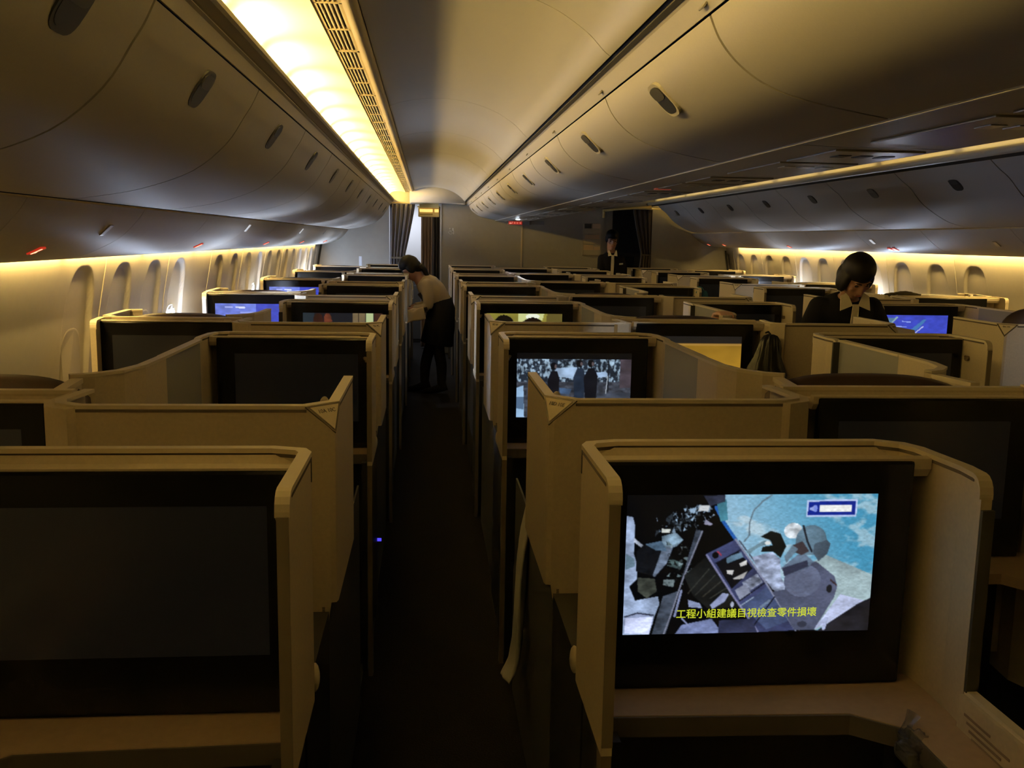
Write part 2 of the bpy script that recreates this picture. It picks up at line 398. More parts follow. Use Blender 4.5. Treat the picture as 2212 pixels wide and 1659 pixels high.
def cpsu():
    ys = [Y0, .1, 1.25, 2.33, 3.42, 4.5, 5.59, 6.67, 7.76, 8.85, 9.93, 11.0, 12.1, YB - .005]
    for k, (a, b) in enumerate(zip(ys, ys[1:])):
        o = thing('service_panel', 'grey-beige service panel under the centre bins, %s from the camera end' % ORD[k], 'service panel', (0, 0, 0), 'service panels under the centre bins')
        bm = bmesh.new(); sweep(bm, CP, a + .004, b - .004, .012); p = build('panel', bm, LINER, o)
        for j, (u0, u1) in enumerate(((.06, .40), (.45, .95))):
            bm = bmesh.new(); box(bm, 1.03, 1.27, a + u0, min(b - .02, a + u1), 1.7955, 1.8005, .002); build('lamp_plate' if j else 'vent_plate', bm, mat('grey_plate', (.34, .33, .31), .35), o)
            bm = bmesh.new(); x0 = 1.10; 
            for q in range(3): box(bm, x0 + q * .06 - .018, x0 + q * .06 + .018, a + u0 + .1, a + u0 + .16, 1.7935, 1.796, .002)
            build('reading_lamp' if j else 'air_nozzle', bm, CHROME if j else DARK, o)
        if 4.2 < (a + b) / 2 < 5.3:
            bm = bmesh.new(); box(bm, 1.02, 1.09, 4.28, 4.32, 1.793, 1.799); s = build('warning_sign_or_glint', bm, mat('pink_reflection', (.3, .08, .06), .4, emit=(1, .2, .1), strength=.12), o)  # pink reflection on the panel, drawn as a dim glowing slab
cpsu()
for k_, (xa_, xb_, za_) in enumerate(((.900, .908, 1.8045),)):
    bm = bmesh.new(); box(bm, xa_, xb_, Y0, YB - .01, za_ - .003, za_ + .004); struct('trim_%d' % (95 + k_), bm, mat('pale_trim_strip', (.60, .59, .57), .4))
# ------------------------------------------------------------------ ceiling over the left aisle
# valance rail, dark gap, lip (left) ; cove ; grille ; dome ; right gap and top strip of the centre bins
def run(name, prof, t, mt, smooth=False, y1=YB):
    bm = bmesh.new(); sweep(bm, prof, Y0, y1, t); o = struct(name, bm, mt, smooth)
    if smooth: o.data.set_sharp_from_angle(angle=.7)
    return o
run('trim_40', [(-.503, 1.990), (-.490, 2.024), (-.480, 2.030)], -.008, BIN)
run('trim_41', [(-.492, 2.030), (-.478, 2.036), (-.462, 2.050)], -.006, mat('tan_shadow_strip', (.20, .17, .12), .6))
run('trim_42', [(-.466, 2.048), (-.452, 2.053), (-.451, 2.058), (-.466, 2.058)], -.003, COVEM)
cv = smooth_prof([(-.456, 2.056), (-.505, 2.056), (-.522, 2.075), (-.524, 2.11), (-.50, 2.148), (-.455, 2.168), (-.39, 2.172), (-.335, 2.166), (-.302, 2.158)])
cove = run('trim_43', cv, -.004, COVEM, True)
t = thing('cove_light', 'glowing yellow light cove running along the left aisle ceiling', 'ceiling light', (0, 0, 0))
yy = Y0 + .1; tubes = []
while yy < YB - .1:
    b = min(YB - .05, yy + .40); bm = bmesh.new(); tube(bm, [(-.494, yy, 2.080), (-.494, b, 2.080)], .010, 10); build('tube', bm, TUBE, t)
    bm = bmesh.new(); box(bm, -.506, -.482, b, b + .03, 2.058, 2.095); build('lamp_holder', bm, COVEM, t); yy = b + .12
# grille segments
def grille(k, a, b):
    o = thing('air_grille', 'long slotted ceiling air grille beside the light cove, %s segment from the camera end' % ORD[k], 'air grille', (0, 0, 0), 'ceiling grille segments')
    bm = bmesh.new()
    x0, x1, z = -.302, -.222, 2.1585
    box(bm, x0, x0 + .010, a, b, z - .002, z + .008); box(bm, x1 - .010, x1, a, b, z - .002, z + .008)
    for q in range(4):
        yq = a + (b - a) * q / 3; yq = min(max(yq, a + .005), b - .005); box(bm, x0, x1, yq - .005, yq + .005, z - .002, z + .008)
    build('frame', bm, mat('tan_grille', (.55, .46, .30), .5), o)
    for q in range(5):
        xq = x0 + .014 + q * .0128; bm = bmesh.new(); box(bm, xq, xq + .0050, a, b, z, z + .010); build('slat', bm, mat('pale_slat', (.62, .58, .50), .4), o)
    bm = bmesh.new(); box(bm, x0, x1, a, b, z + .03, z + .034); build('backing', bm, GAP, o)
ys = np.linspace(Y0, YB - .02, 16)
for k in range(15): grille(k, ys[k] + .002, ys[k + 1] - .002)
run('trim_44', smooth_prof([(-.222, 2.1565), (-.205, 2.154), (-.195, 2.160), (-.190, 2.172)]), -.006, mat('tan_grille', (.55, .46, .30), .5), True)
dome = smooth_prof([(-.186, 2.176), (-.13, 2.196), (-.03, 2.214), (.09, 2.218), (.21, 2.200), (.32, 2.163), (.41, 2.108), (.462, 2.058), (.478, 2.046)], 5)
seams = [Y0, -.2, 1.32, 2.55, 4.62, 6.05, 7.5, 9.0, 10.5, 12.0, YB - .45]
bm = bmesh.new()
for a, b in zip(seams, seams[1:]): sweep(bm, dome, a + .003, b - .003, -.01)
o = struct('ceiling', bm, CEIL, True); o.data.set_sharp_from_angle(angle=.7)
bm = bmesh.new(); sweep(bm, [(p[0], p[1] + .012) for p in dome], Y0, YB, -.01); struct('trim_45', bm, mat('tan_backing', (.42, .33, .18), .7), True)
# ceiling end header in front of the bulkhead
bm = bmesh.new(); sweep(bm, smooth_prof([(-.24, 2.02), (-.1, 2.035), (.1, 2.04), (.3, 2.03), (.48, 2.018)]), YB - .45, YB, -.02)
box(bm, -.24, .48, YB - .455, YB - .44, 2.01, 2.24); struct('trim_46', bm, CEIL, True)
# markers on the dome: a recessed lens strip and small plates
def dz(x):
    p, d = at_x(dome, x); return p.y, d
for kk, (x0, x1, y, hw) in enumerate(((.09, .335, 3.74, .085), (-.095, -.045, 3.49, .012), (-.135, -.01, 4.57, .014), (.09, .33, 5.75, .06), (-.02, .0, 6.1, .02), (.09, .33, 8.0, .05))):
    bm = bmesh.new(); N = 10
    for s_ in (0, 1):
        rows = []
        e = .004 if s_ == 0 else .0
        for i in range(N + 1):
            x = x0 + (x1 - x0) * i / N; z, d = dz(x); nr = Vector((d.y, -d.x)); nr = nr if nr.y < 0 else -nr; yy = y + (x - x0) * (1.0 if hw > .04 else 0)
            h = .0035
            rows.append([bm.verts.new((x, yy - hw, z + .002)), bm.verts.new((x + nr.x * h, yy - hw + .004, z + nr.y * h)), bm.verts.new((x + nr.x * h, yy + hw - .004, z + nr.y * h)), bm.verts.new((x, yy + hw, z + .002))])
        for r, q in zip(rows, rows[1:]):
            for i in range(3): bm.faces.new((r[i], r[i + 1], q[i + 1], q[i]))
        bm.faces.new(rows[0]); bm.faces.new(rows[-1])
        break
    struct('trim_%d' % (50 + kk), bm, CEIL if hw > .04 else mat('tan_marker', (.35, .29, .2), .5))
run('trim_47', [(.478, 2.047), (.484, 2.047), (.486, 2.034), (.498, 2.030)], .012, GAP)
run('trim_48', [(.498, 2.032), (.506, 2.026), (.529, 1.991)], .008, BIN)
for k in range(13):
    yq = 2.93 + (k - 3) * PITCH
    if yq < YB:
        bm = bmesh.new(); box(bm, -.013, .013, -.016, .016, 0, .004, .001)
        for v in bm.verts: v.co = Matrix.Rotation(math.atan2(.035, -.023), 3, 'Y') @ v.co + Vector((.518, yq, 2.009))
        struct('trim_%d' % (60 + k), bm, mat('grey_plate2', (.38, .36, .33), .4))
# ------------------------------------------------------------------ right aisle ceiling (mirrored), valance rail over the right bins
bm = bmesh.new(); sweep(bm, smooth_prof([(2.17, 2.045), (2.25, 2.12), (2.42, 2.20), (2.65, 2.215), (2.86, 2.18), (2.88, 2.16)]), Y0, YB, .01)
struct('trim_80', bm, CEIL, True)
bm = bmesh.new(); sweep(bm, smooth_prof([(2.89, 2.158), (2.98, 2.172), (3.06, 2.17), (3.09, 2.12), (3.07, 2.09), (3.0, 2.09)]), Y0, YB, .006); struct('trim_81', bm, COVEM, True)
bm = bmesh.new(); tube(bm, [(3.0, Y0, 2.066), (3.0, YB, 2.066)], .021, 14); o = struct('trim_82', bm, mat('pale_rail', (.66, .60, .46), .45), True)
bm = bmesh.new(); sweep(bm, [(3.03, 2.06), (3.05, 2.035)], Y0, YB, -.004); struct('trim_83', bm, GAP)
t = thing('cove_light', 'dim light cove behind the pale rail of the right aisle', 'ceiling light', (0, 0, 0))
yy = Y0 + .1
while yy < YB - .2:
    b = min(YB - .05, yy + .9); bm = bmesh.new(); tube(bm, [(3.072, yy, 2.084), (3.072, b, 2.084)], .009, 8); build('tube', bm, TUBER, t); yy = b + .1
# ================================================================== SUITES
RT = 1.205    # rim top
COLS = {  # aisle face x, direction away from the aisle, width, row offsets y, v of the outboard rim
    'C': (-.190, -1, .60, [1.59, 3.54, 5.40, 7.25, 9.12, 10.98, 12.62], .60),
    'D': (.268, 1, .61, [1.64, 3.62, 5.50, 7.40, 9.30, 11.15, 12.66], .65),
    'G': (2.130, -1, .61, [1.72, 3.70, 5.65, 7.58, 9.45, 11.30, 12.66], .60),
    'H': (2.670, 1, .64, [1.80, 3.74, 5.70, 7.68, 9.60, 11.30, 12.72], .80),
}
WCOLS = {  # window / middle seats: x centre, half width, rows y
    'A': (-1.085, .295, [2.19, 4.14, 6.05, 8.05, 9.90, 11.65], -1),
    'E': (1.195, .315, [2.285, 4.29, 6.20, 8.15, 10.0, 11.85], 0),
    'K': (3.71, .395, [2.70, 4.62, 6.58, 8.55, 10.5, 12.2], 1),
}
EXT = {('C', 1), ('D', 1), ('D', 2), ('D', 3), ('G', 1), ('G', 2), ('H', 2), ('D', 4), ('H', 3), ('G', 3)}
def tipz(pts, z, first=True, last=False):
    out = [z] * len(pts)
    return out
def wingpts(pts, end, r=.028):
    """add a rounded top corner at the chosen end of a wall polyline: returns pts and z1"""
    P = list(pts); 
    if end == 1: P = P[::-1]
    a = Vector(P[0]); b = Vector(P[1]); d = (b - a).normalized(); L = []
    for k in range(5):
        t = k / 4 * math.pi / 2; L.append((tuple(a + d * (r * (1 - math.cos(t)))), RT - r * (1 - math.sin(t))))
    out = [q for q, z in L] + P[1:]; zz = [z for q, z in L] + [RT] * (len(P) - 1)
    if end == 1: out = out[::-1]; zz = zz[::-1]
    return out, zz
def rimband(bm, pts, zz, sx, w0=-.004, w1=.026):
    P = [(p[0], p[1], z - RT) for p, z in zip(pts, zz)]
    band(bm, P, w0, w1, RT - .006, RT + .006, sx)
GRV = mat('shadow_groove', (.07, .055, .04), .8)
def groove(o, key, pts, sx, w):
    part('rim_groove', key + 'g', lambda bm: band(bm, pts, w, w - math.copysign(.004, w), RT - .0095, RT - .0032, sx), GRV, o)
def aisle_suite(col, r):
    xa, sx, W, rows, zv = COLS[col]; y0 = rows[r]; dW = W - .61; last = r == 6
    side = {'C': 'left of the left aisle', 'D': 'right of the left aisle', 'G': 'left of the right aisle', 'H': 'right of the right aisle'}[col]
    o = thing('suite', 'cream seat suite shell, %s in the column just %s' % (ORD[r], side), 'seat suite', (xa, y0, 0), 'aisle seat suites')
    K = lambda s: 'suite' + col + s
    aw, awz = wingpts([(.0, -.30), (.0, -.045), (.012, -.018), (.065, 0)], 0)
    part('aisle_wing', K('aw'), lambda bm: strip(bm, aw, [.77] * len(aw), awz, -.022), CREAM, o) if sx < 0 and False else None
    t_ = .017
    def S(bm, pts, z0, z1, t): strip(bm, pts, z0, z1, -t, sx)     # thickness towards the inside of the monitor bay
    part('aisle_wing', K('aw'), lambda bm: S(bm, aw, .775, awz, t_), CREAM, o)
    part('wing_post', K('post'), lambda bm: box(bm, *sorted((sx * .001, sx * .017)), -.298, -.262, 0, .778), mat('dark_tan_post', (.13, .10, .07), .6), o)
    part('edge_trim', K('et'), lambda bm: box(bm, *sorted((sx * .0003, sx * .0172)), -.3030, -.2985, .79, RT - .030), mat('dark_edge_trim', (.17, .14, .10), .5), o)
    part('joint_line', K('jl'), lambda bm: (box(bm, *sorted((sx * -.0012, sx * .004)), -.052, -.046, RT - .045, RT - .004)), GAP, o)
    bk = [(.065, 0), (.545 + dW, 0)]
    part('back_panel', K('bk'), lambda bm: S(bm, bk, .30, RT, t_), CREAM, o)
    iw, iwz = wingpts([(.545 + dW, 0), (.59 + dW, -.03), (.605 + dW, -.07), (.612 + dW, -.21), (.604 + dW, -.285)], 1)
    part('divider_wing', K('iw'), lambda bm: S(bm, iw, .40, iwz, t_), CREAM, o)
    part('edge_seal', K('es'), lambda bm: box(bm, *sorted((sx * (.586 + dW), sx * (.606 + dW))), -.2925, -.286, .86, 1.158), GAP, o)
    allp = aw + iw; allz = awz + iwz
    part('rim', K('rim'), lambda bm: band(bm, [(p[0], p[1], z - RT) for p, z in zip(allp, allz)], +.001, -.020, RT - .003, RT + .005, sx), RIM, o)
    groove(o, K('rim'), [(p[0], p[1], z - RT) for p, z in zip(allp, allz)][4:-4], sx, -.0178); groove(o, K('rimo'), [(p[0], p[1], z - RT) for p, z in zip(allp, allz)][4:-4], sx, .0008)
    def lip(bm):
        prof = [(-.131, 1.185), (-.131, 1.203), (-.114, 1.205), (-.109, 1.195), (-.078, 1.192), (-.073, 1.183), (-.03, 1.187), (-.020, 1.199), (-.020, 1.17), (-.12, 1.17)]
        a = [bm.verts.new((sx * .021, p[0], p[1])) for p in prof]; b = [bm.verts.new((sx * (.588 + dW), p[0], p[1])) for p in prof]
        bm.faces.new(a); bm.faces.new(b[::-1])
        for i in range(len(prof)): bm.faces.new((a[i], a[(i + 1) % len(prof)], b[(i + 1) % len(prof)], b[i]))
    part('shelf_trough', K('lip'), lip, CREAM, o)
    lg = [(.022, -.10), (.022, -.222), (.425 + dW, -.235), (.50 + dW, -.29), (.505 + dW, -.95), (.592 + dW, -.95), (.592 + dW, -.10)]
    part('ledge', K('ledge'), lambda bm: plate(bm, lg, .775, .80, sx), LEDGE, o)
    part('ledge_edge', K('ledgee'), lambda bm: strip(bm, [(.022, -.223), (.425 + dW, -.236), (.50 + dW, -.291), (.505 + dW, -.94)], .765, .7985, -.004, sx), mat('shaded_ledge_edge', (.06, .052, .05), .5), o)  # same tan as the ledge, with its front shade put into the colour
    cs = [(.600 + dW, -.285), (.600 + dW, -1.02)]
    if last: cs = [(.600 + dW, -.285), (.600 + dW, -.42)]; K0 = K; K = lambda s: K0(s) + ('L' if s.startswith('cons') else '')
    part('console_wall', K('cons'), lambda bm: S(bm, cs, 0, .855, .02), CREAM, o)
    part('console_rim', K('consr'), lambda bm: band(bm, [(p[0], p[1], 0) for p in cs], .004, -.012, .85, .862, sx), RIM, o)
    def fw_(bm):
        box(bm, *sorted((sx * .022, sx * (.592 + dW))), -.085, -.06, 0, .775); box(bm, *sorted((sx * .022, sx * .04)), -.26, -.01, 0, .775)
        box(bm, *sorted((sx * (.57 + dW), sx * (.592 + dW))), -.27, -.01, 0, .775); box(bm, *sorted((sx * .04, sx * (.56 + dW))), -.2, -.03, .0, .32)
    part('footwell', K('fw'), fw_, DARK, o)
    if not last:
        s = {'C': .385, 'D': .42, 'G': .41, 'H': .44}[col]
        A_, B_, C_ = Vector((.062, s, RT)), Vector((0, s + .062, RT)), Vector((.003, s + .003, RT - .052))
        we = s + .44
        sw0 = [(.535 + dW, s), (.062, s), (.014, s), (.003, s + .003), (0, s + .016), (0, s + .062), (0, we)]
        z1 = [RT, RT, RT - .042, RT - .052, RT - .042, RT, RT]
        part('seat_shell', K('sh'), lambda bm: strip(bm, sw0, [.45, .45, .78, .78, .78, .78, .78], z1, .022 * (-1), sx), CREAM, o)
        zg = [(.535 + dW, s), (.585 + dW, s + .03), (W - .008, s + .075), (W - .02, zv)]
        part('shell_side', K('zg'), lambda bm: strip(bm, zg, .45, RT, -.022, sx), CREAM, o)
        rp = [(0, we), (0, s + .062), (.062, s), (.535 + dW, s), (.585 + dW, s + .03), (W - .008, s + .075), (W - .02, zv)]
        part('rim', K('rim2'), lambda bm: band(bm, [(p[0], p[1], 0) for p in rp], -.001, .022, RT - .003, RT + .005, sx), RIM, o)
        groove(o, K('rim2'), [(p[0], p[1], 0) for p in rp], sx, -.0008)
        def tri(k, h, grow):
            def f(bm):
                c = (A_ + B_ + C_) / 3; nr = (A_ - B_).cross(C_ - B_).normalized(); nr = nr if nr.y < 0 else -nr
                a = [c + (q - c) * grow for q in (A_, B_, C_)]
                v0 = [bm.verts.new(Vector((sx * q.x, q.y, q.z))) for q in a]; v1 = [bm.verts.new(Vector((sx * (q + nr * h).x, (q + nr * h).y, (q + nr * h).z))) for q in a]
                bm.faces.new(v0); bm.faces.new(v1)
                for i in range(3): bm.faces.new((v0[i], v0[(i + 1) % 3], v1[(i + 1) % 3], v1[i]))
            return f
        tg = part('tag_frame', K('tf'), tri(0, .0035, 1.06), mat('dark_tag_edge', (.10, .08, .055), .5), o)
        part('seat_number_tag', K('tg'), tri(0, .0055, .86), RIM, tg)
        if r < 5:
            n_ = 10 - r; l = {'C': ('A', 'C'), 'D': ('D', 'E'), 'G': ('E', 'G'), 'H': ('H', 'K')}[col]
            me = text_mesh('%d%s %d%s' % (n_, l[0], n_, l[1]), .0125, .0003)
            me.materials.append(mat('dark_lettering', (.05, .04, .03), .6))
            q = bpy.data.objects.new('lettering', me); COL.objects.link(q); q.parent = tg
            wA, wB, wC = [Vector((sx * v.x, v.y, v.z)) for v in (A_, B_, C_)]
            ex = (wA - wB).normalized() * (1 if sx > 0 else -1); nr = (wA - wB).cross(wC - wB).normalized(); nr = nr if nr.y < 0 else -nr
            ey = nr.cross(ex); M = Matrix((ex, ey, nr)).transposed().to_4x4(); M.translation = (wA + wB) / 2 + (wC - (wA + wB) / 2) * .24 + nr * .0062
            q.matrix_local = M
        # coat hook on the outboard side face, reading lamp inside the wing
        hx, hy = W - .012, s + .12
        def hook(bm):
            tube(bm, [(sx * (hx), hy - .0, RT - .055), (sx * (hx + .018), hy - .006, RT - .055)], .011, 10)
            tube(bm, [(sx * (hx + .018), hy - .006, RT - .055), (sx * (hx + .024), hy - .008, RT - .048)], .005, 8)
        part('coat_hook', K('hk'), hook, mat('brown_hook', (.16, .12, .08), .4), o)
        def lampf(bm):
            ell(bm, (sx * .045, s + .20, RT - .03), (.012, .014, .022), 12, 8); ell(bm, (sx * .05, s + .14, RT - .045), (.014, .016, .014), 12, 8)
            box(bm, *sorted((sx * .018, sx * .05)), s + .15, s + .19, RT - .04, RT - .025, .003)
        part('reading_lamp', K('rl'), lampf, mat('beige_lamp', (.40, .34, .28), .4), o, smooth=True)
        # seat of this place: dark base, backrest behind the shell rim, cushion
        end = 1.15 if r < 5 else min(1.15, rows[6] - y0 - s - .34)
        part('seat_base', K('sb%d' % (r > 4)), lambda bm: box(bm, *sorted((sx * .035, sx * (W - .06))), s + .03, s + end, 0, .44, .02), BASE, o)
        part('base_panel', K('bp%d' % (r > 4)), lambda bm: box(bm, *sorted((sx * .028, sx * .034)), s + .0, s + min(1.02, end), 0.02, .77), BASE, o)
        part('backrest', K('br'), lambda bm: box(bm, *sorted((sx * .06, sx * (W - .07))), s + .045, s + .17, .44, 1.13, .03), LEATHER, o)
        if (col, r) == ('H', 1):
            part('headrest', K('hrr'), lambda bm: (ell(bm, (sx * .27, s + .22, 1.16), (.155, .06, .112), 24, 14), box(bm, *sorted((sx * .15, sx * .39)), s + .18, s + .25, 1.0, 1.14, .02)), LEATHER, o, smooth=True)
        part('cushion', K('cu%d' % (r > 4)), lambda bm: box(bm, *sorted((sx * .06, sx * (W - .07))), s + .17, s + min(.78, end - .02), .44, .56, .03), LEATHER, o)
        part('armrest', K('ar%d' % (r > 4)), lambda bm: box(bm, *sorted((sx * .03, sx * .10)), s + .28, s + min(.92, end - .01), .54, .61, .02), BASE, o)
        part('rear_panel', K('rpn'), lambda bm: box(bm, *sorted((sx * .02, sx * (W - .05))), .0, s - .002, 0, .76), DARK, o)
        part('armrest_end', K('are'), lambda bm: ell(bm, (sx * .006, .010, .790), (.009, .020, .026), 14, 8), RIM, o, smooth=True)
        part('indicator_light', K('led'), lambda bm: box(bm, *sorted((sx * .004, sx * .022)), s + .012, s + .024, .276, .286), BLUELED, o) if (col, r) == ('C', 1) else None
    # divider towards the window / middle seat
    part('coat_hook', K('hk2'), lambda bm: (tube(bm, [(sx * .016, -.175, RT - .075), (sx * .030, -.178, RT - .075)], .010, 10), tube(bm, [(sx * .030, -.178, RT - .075), (sx * .034, -.18, RT - .066)], .005, 8)), mat('brown_hook', (.16, .12, .08), .4), o)
    if r > 0 and not last:
        d = [(W - .015, -.74), (W - .012, -.93), (W + .01, -1.03), (W + .055, -1.09), (W + .10, -1.115)]
        part('fixed_divider', K('fd'), lambda bm: strip(bm, d, .40, RT, -.022, sx), CREAM, o)
        part('rim', K('rim3'), lambda bm: band(bm, [(p[0], p[1], 0) for p in d], .001, -.024, RT - .003, RT + .005, sx), RIM, o)
        part('controller_holder', K('ch'), lambda bm: box(bm, *sorted((sx * (W - .034), sx * (W - .014))), -.86, -.78, 1.03, 1.085, .006), mat('brown_holder', (.14, .10, .075), .5), o)
        d2 = [(W + .085, -1.13), (W + .065, -1.30)]
        part('partition', K('pt'), lambda bm: strip(bm, d2, .40, RT - .01, -.02, sx), CREAM, o)
        part('rim', K('rim5'), lambda bm: band(bm, [(p[0], p[1], 0) for p in d2], .004, -.024, RT - .016, RT - .004, sx), RIM, o)
        if (col, r) in EXT:
            g = [(W - .012, -.29), (W - .015, -.74)]
            part('sliding_divider', K('sd'), lambda bm: strip(bm, g, .86, RT, -.016, sx), GREY, o)
            part('rim', K('rim4'), lambda bm: band(bm, [(p[0], p[1], 0) for p in g], .004, -.024, RT - .003, RT + .005, sx), RIM, o)
            part('panel_joint', K('pj'), lambda bm: box(bm, *sorted((sx * (W - .017), sx * (W + .012))), -.297, -.287, .86, RT - .004), GAP, o)
    return o
def window_suite(col, r):
    xc, hw, rows, side = WCOLS[col]; y0 = rows[r]
    nm = {'A': 'along the left windows', 'E': 'in the middle column between the two aisles', 'K': 'along the right windows'}[col]
    o = thing('suite', 'cream monitor housing and dark-topped seat, %s %s' % (ORD[r], nm), 'seat suite', (xc, y0, 0), 'window and middle seat suites')
    K = lambda s: 'ws' + col + s
    m_ = -side if side else 1     # +1: wall on the left
    if side == 0: pts = [(-hw, 0), (hw, 0)]; pz = [RT, RT]
    else:
        pts, pz = wingpts([(-hw + .035, -.225), (-hw + .01, -.04), (-hw + .045, 0), (hw, 0)], 0)
    sx = 1 if side <= 0 else -1
    part('back_panel', K('bk'), lambda bm: strip(bm, pts, .50, pz, -.022, sx), CREAM, o)
    part('rim', K('rim'), lambda bm: band(bm, [(p[0], p[1], z - RT) for p, z in zip(pts, pz)], .001, -.024, RT - .003, RT + .005, sx), RIM, o)
    def lip(bm):
        prof = [(-.131, 1.185), (-.131, 1.203), (-.114, 1.205), (-.109, 1.195), (-.078, 1.192), (-.073, 1.183), (-.03, 1.187), (-.020, 1.199), (-.020, 1.17), (-.12, 1.17)]
        a = [bm.verts.new((sx * (-hw + .035), p[0], p[1])) for p in prof]; b = [bm.verts.new((sx * hw, p[0], p[1])) for p in prof]
        bm.faces.new(a); bm.faces.new(b[::-1])
        for i in range(len(prof)): bm.faces.new((a[i], a[(i + 1) % len(prof)], b[(i + 1) % len(prof)], b[i]))
    part('shelf_trough', K('lip'), lip, CREAM, o)
    part('ledge', K('lg'), lambda bm: plate(bm, [(-hw + .02, -.1), (-hw + .02, -.25), (hw - .16, -.25), (hw - .1, -.33), (hw - .1, -.7), (hw - .01, -.7), (hw - .01, -.1)], .775, .80, sx), LEDGE, o)
    part('footwell', K('fw'), lambda bm: (box(bm, -hw + .03, hw - .03, -.04, -.024, 0, .775), box(bm, -hw + .05, hw - .05, -.22, -.04, 0, .30)), DARK, o)
    if side:
        sp = [(-hw + .045, 0), (-hw + .0, .05), (-hw - .005, .38), (-hw + .06, .40)]
        part('wall_side_shell', K('ss'), lambda bm: strip(bm, sp, .50, RT, -.02, sx), CREAM, o)
        part('rim', K('rim2'), lambda bm: band(bm, [(p[0], p[1], 0) for p in sp], .004, -.026, RT - .003, RT + .005, sx), RIM, o)
    # seat: arched headrest top just behind the rim
    def seatback(bm):
        N = 16; rows_ = []
        for i in range(N + 1):
            u = -1 + 2 * i / N; x = u * (hw - .045); h = 1.208 - .035 * abs(u) ** 4
            yb = .10 + .06 * (1 - u * u)
            rows_.append([bm.verts.new((x, yb, .42)), bm.verts.new((x, yb + .02, h - .05)), bm.verts.new((x, yb + .045, h - .008)), bm.verts.new((x, yb + .08, h)), bm.verts.new((x, yb + .12, h - .02)), bm.verts.new((x, yb + .15, h - .12)), bm.verts.new((x, yb + .17, .42))])
        for a, b in zip(rows_, rows_[1:]):
            for k in range(6): bm.faces.new((a[k], a[k + 1], b[k + 1], b[k]))
        bm.faces.new(rows_[0]); bm.faces.new(rows_[-1])
    part('headrest', K('hr'), seatback, LEATHER, o, smooth=True)
    part('cushion', K('cu'), lambda bm: box(bm, -hw + .08, hw - .08, .32, .95, .42, .55, .03), LEATHER, o)
    part('seat_base', K('sb'), lambda bm: box(bm, -hw + .06, hw - .06, .12, 1.0, 0, .42, .02), BASE, o)
    return o
for col in COLS:
    for r in range(7): aisle_suite(col, r)
for col in WCOLS:
    for r in range(6): window_suite(col, r)
# outboard consoles between the window shells and bins of the last row: low bulkhead shelf boxes
# ================================================================== PICTURES (emissive screens drawn as coloured point grids)
SCR = mat('lit_screen', (.01, .01, .01), .25); _nt = SCR.node_tree; _a = _nt.nodes.new('ShaderNodeAttribute'); _a.attribute_name = 'Col'
_b = _nt.nodes['Principled BSDF']; _nt.links.new(_a.outputs['Color'], _b.inputs['Emission Color']); _b.inputs['Emission Strength'].default_value = 1.0
def fbm(u, v, s, seed=0, oct_=4):
    r = np.random.RandomState(seed); out = np.zeros_like(u); amp = .5
    for k in range(oct_):
        n = int(s * 2 ** k) + 3; g = r.rand(n + 2, n + 2); a = np.clip(u, 0, .9999) * n; b = np.clip(v, 0, .9999) * n
        i = a.astype(int); j = b.astype(int); fa = a - i; fb = b - j; fa = fa * fa * (3 - 2 * fa); fb = fb * fb * (3 - 2 * fb)
        out += amp * ((g[i, j] * (1 - fa) + g[i + 1, j] * fa) * (1 - fb) + (g[i, j + 1] * (1 - fa) + g[i + 1, j + 1] * fa) * fb); amp *= .5
    return out / (1 - .5 ** oct_)
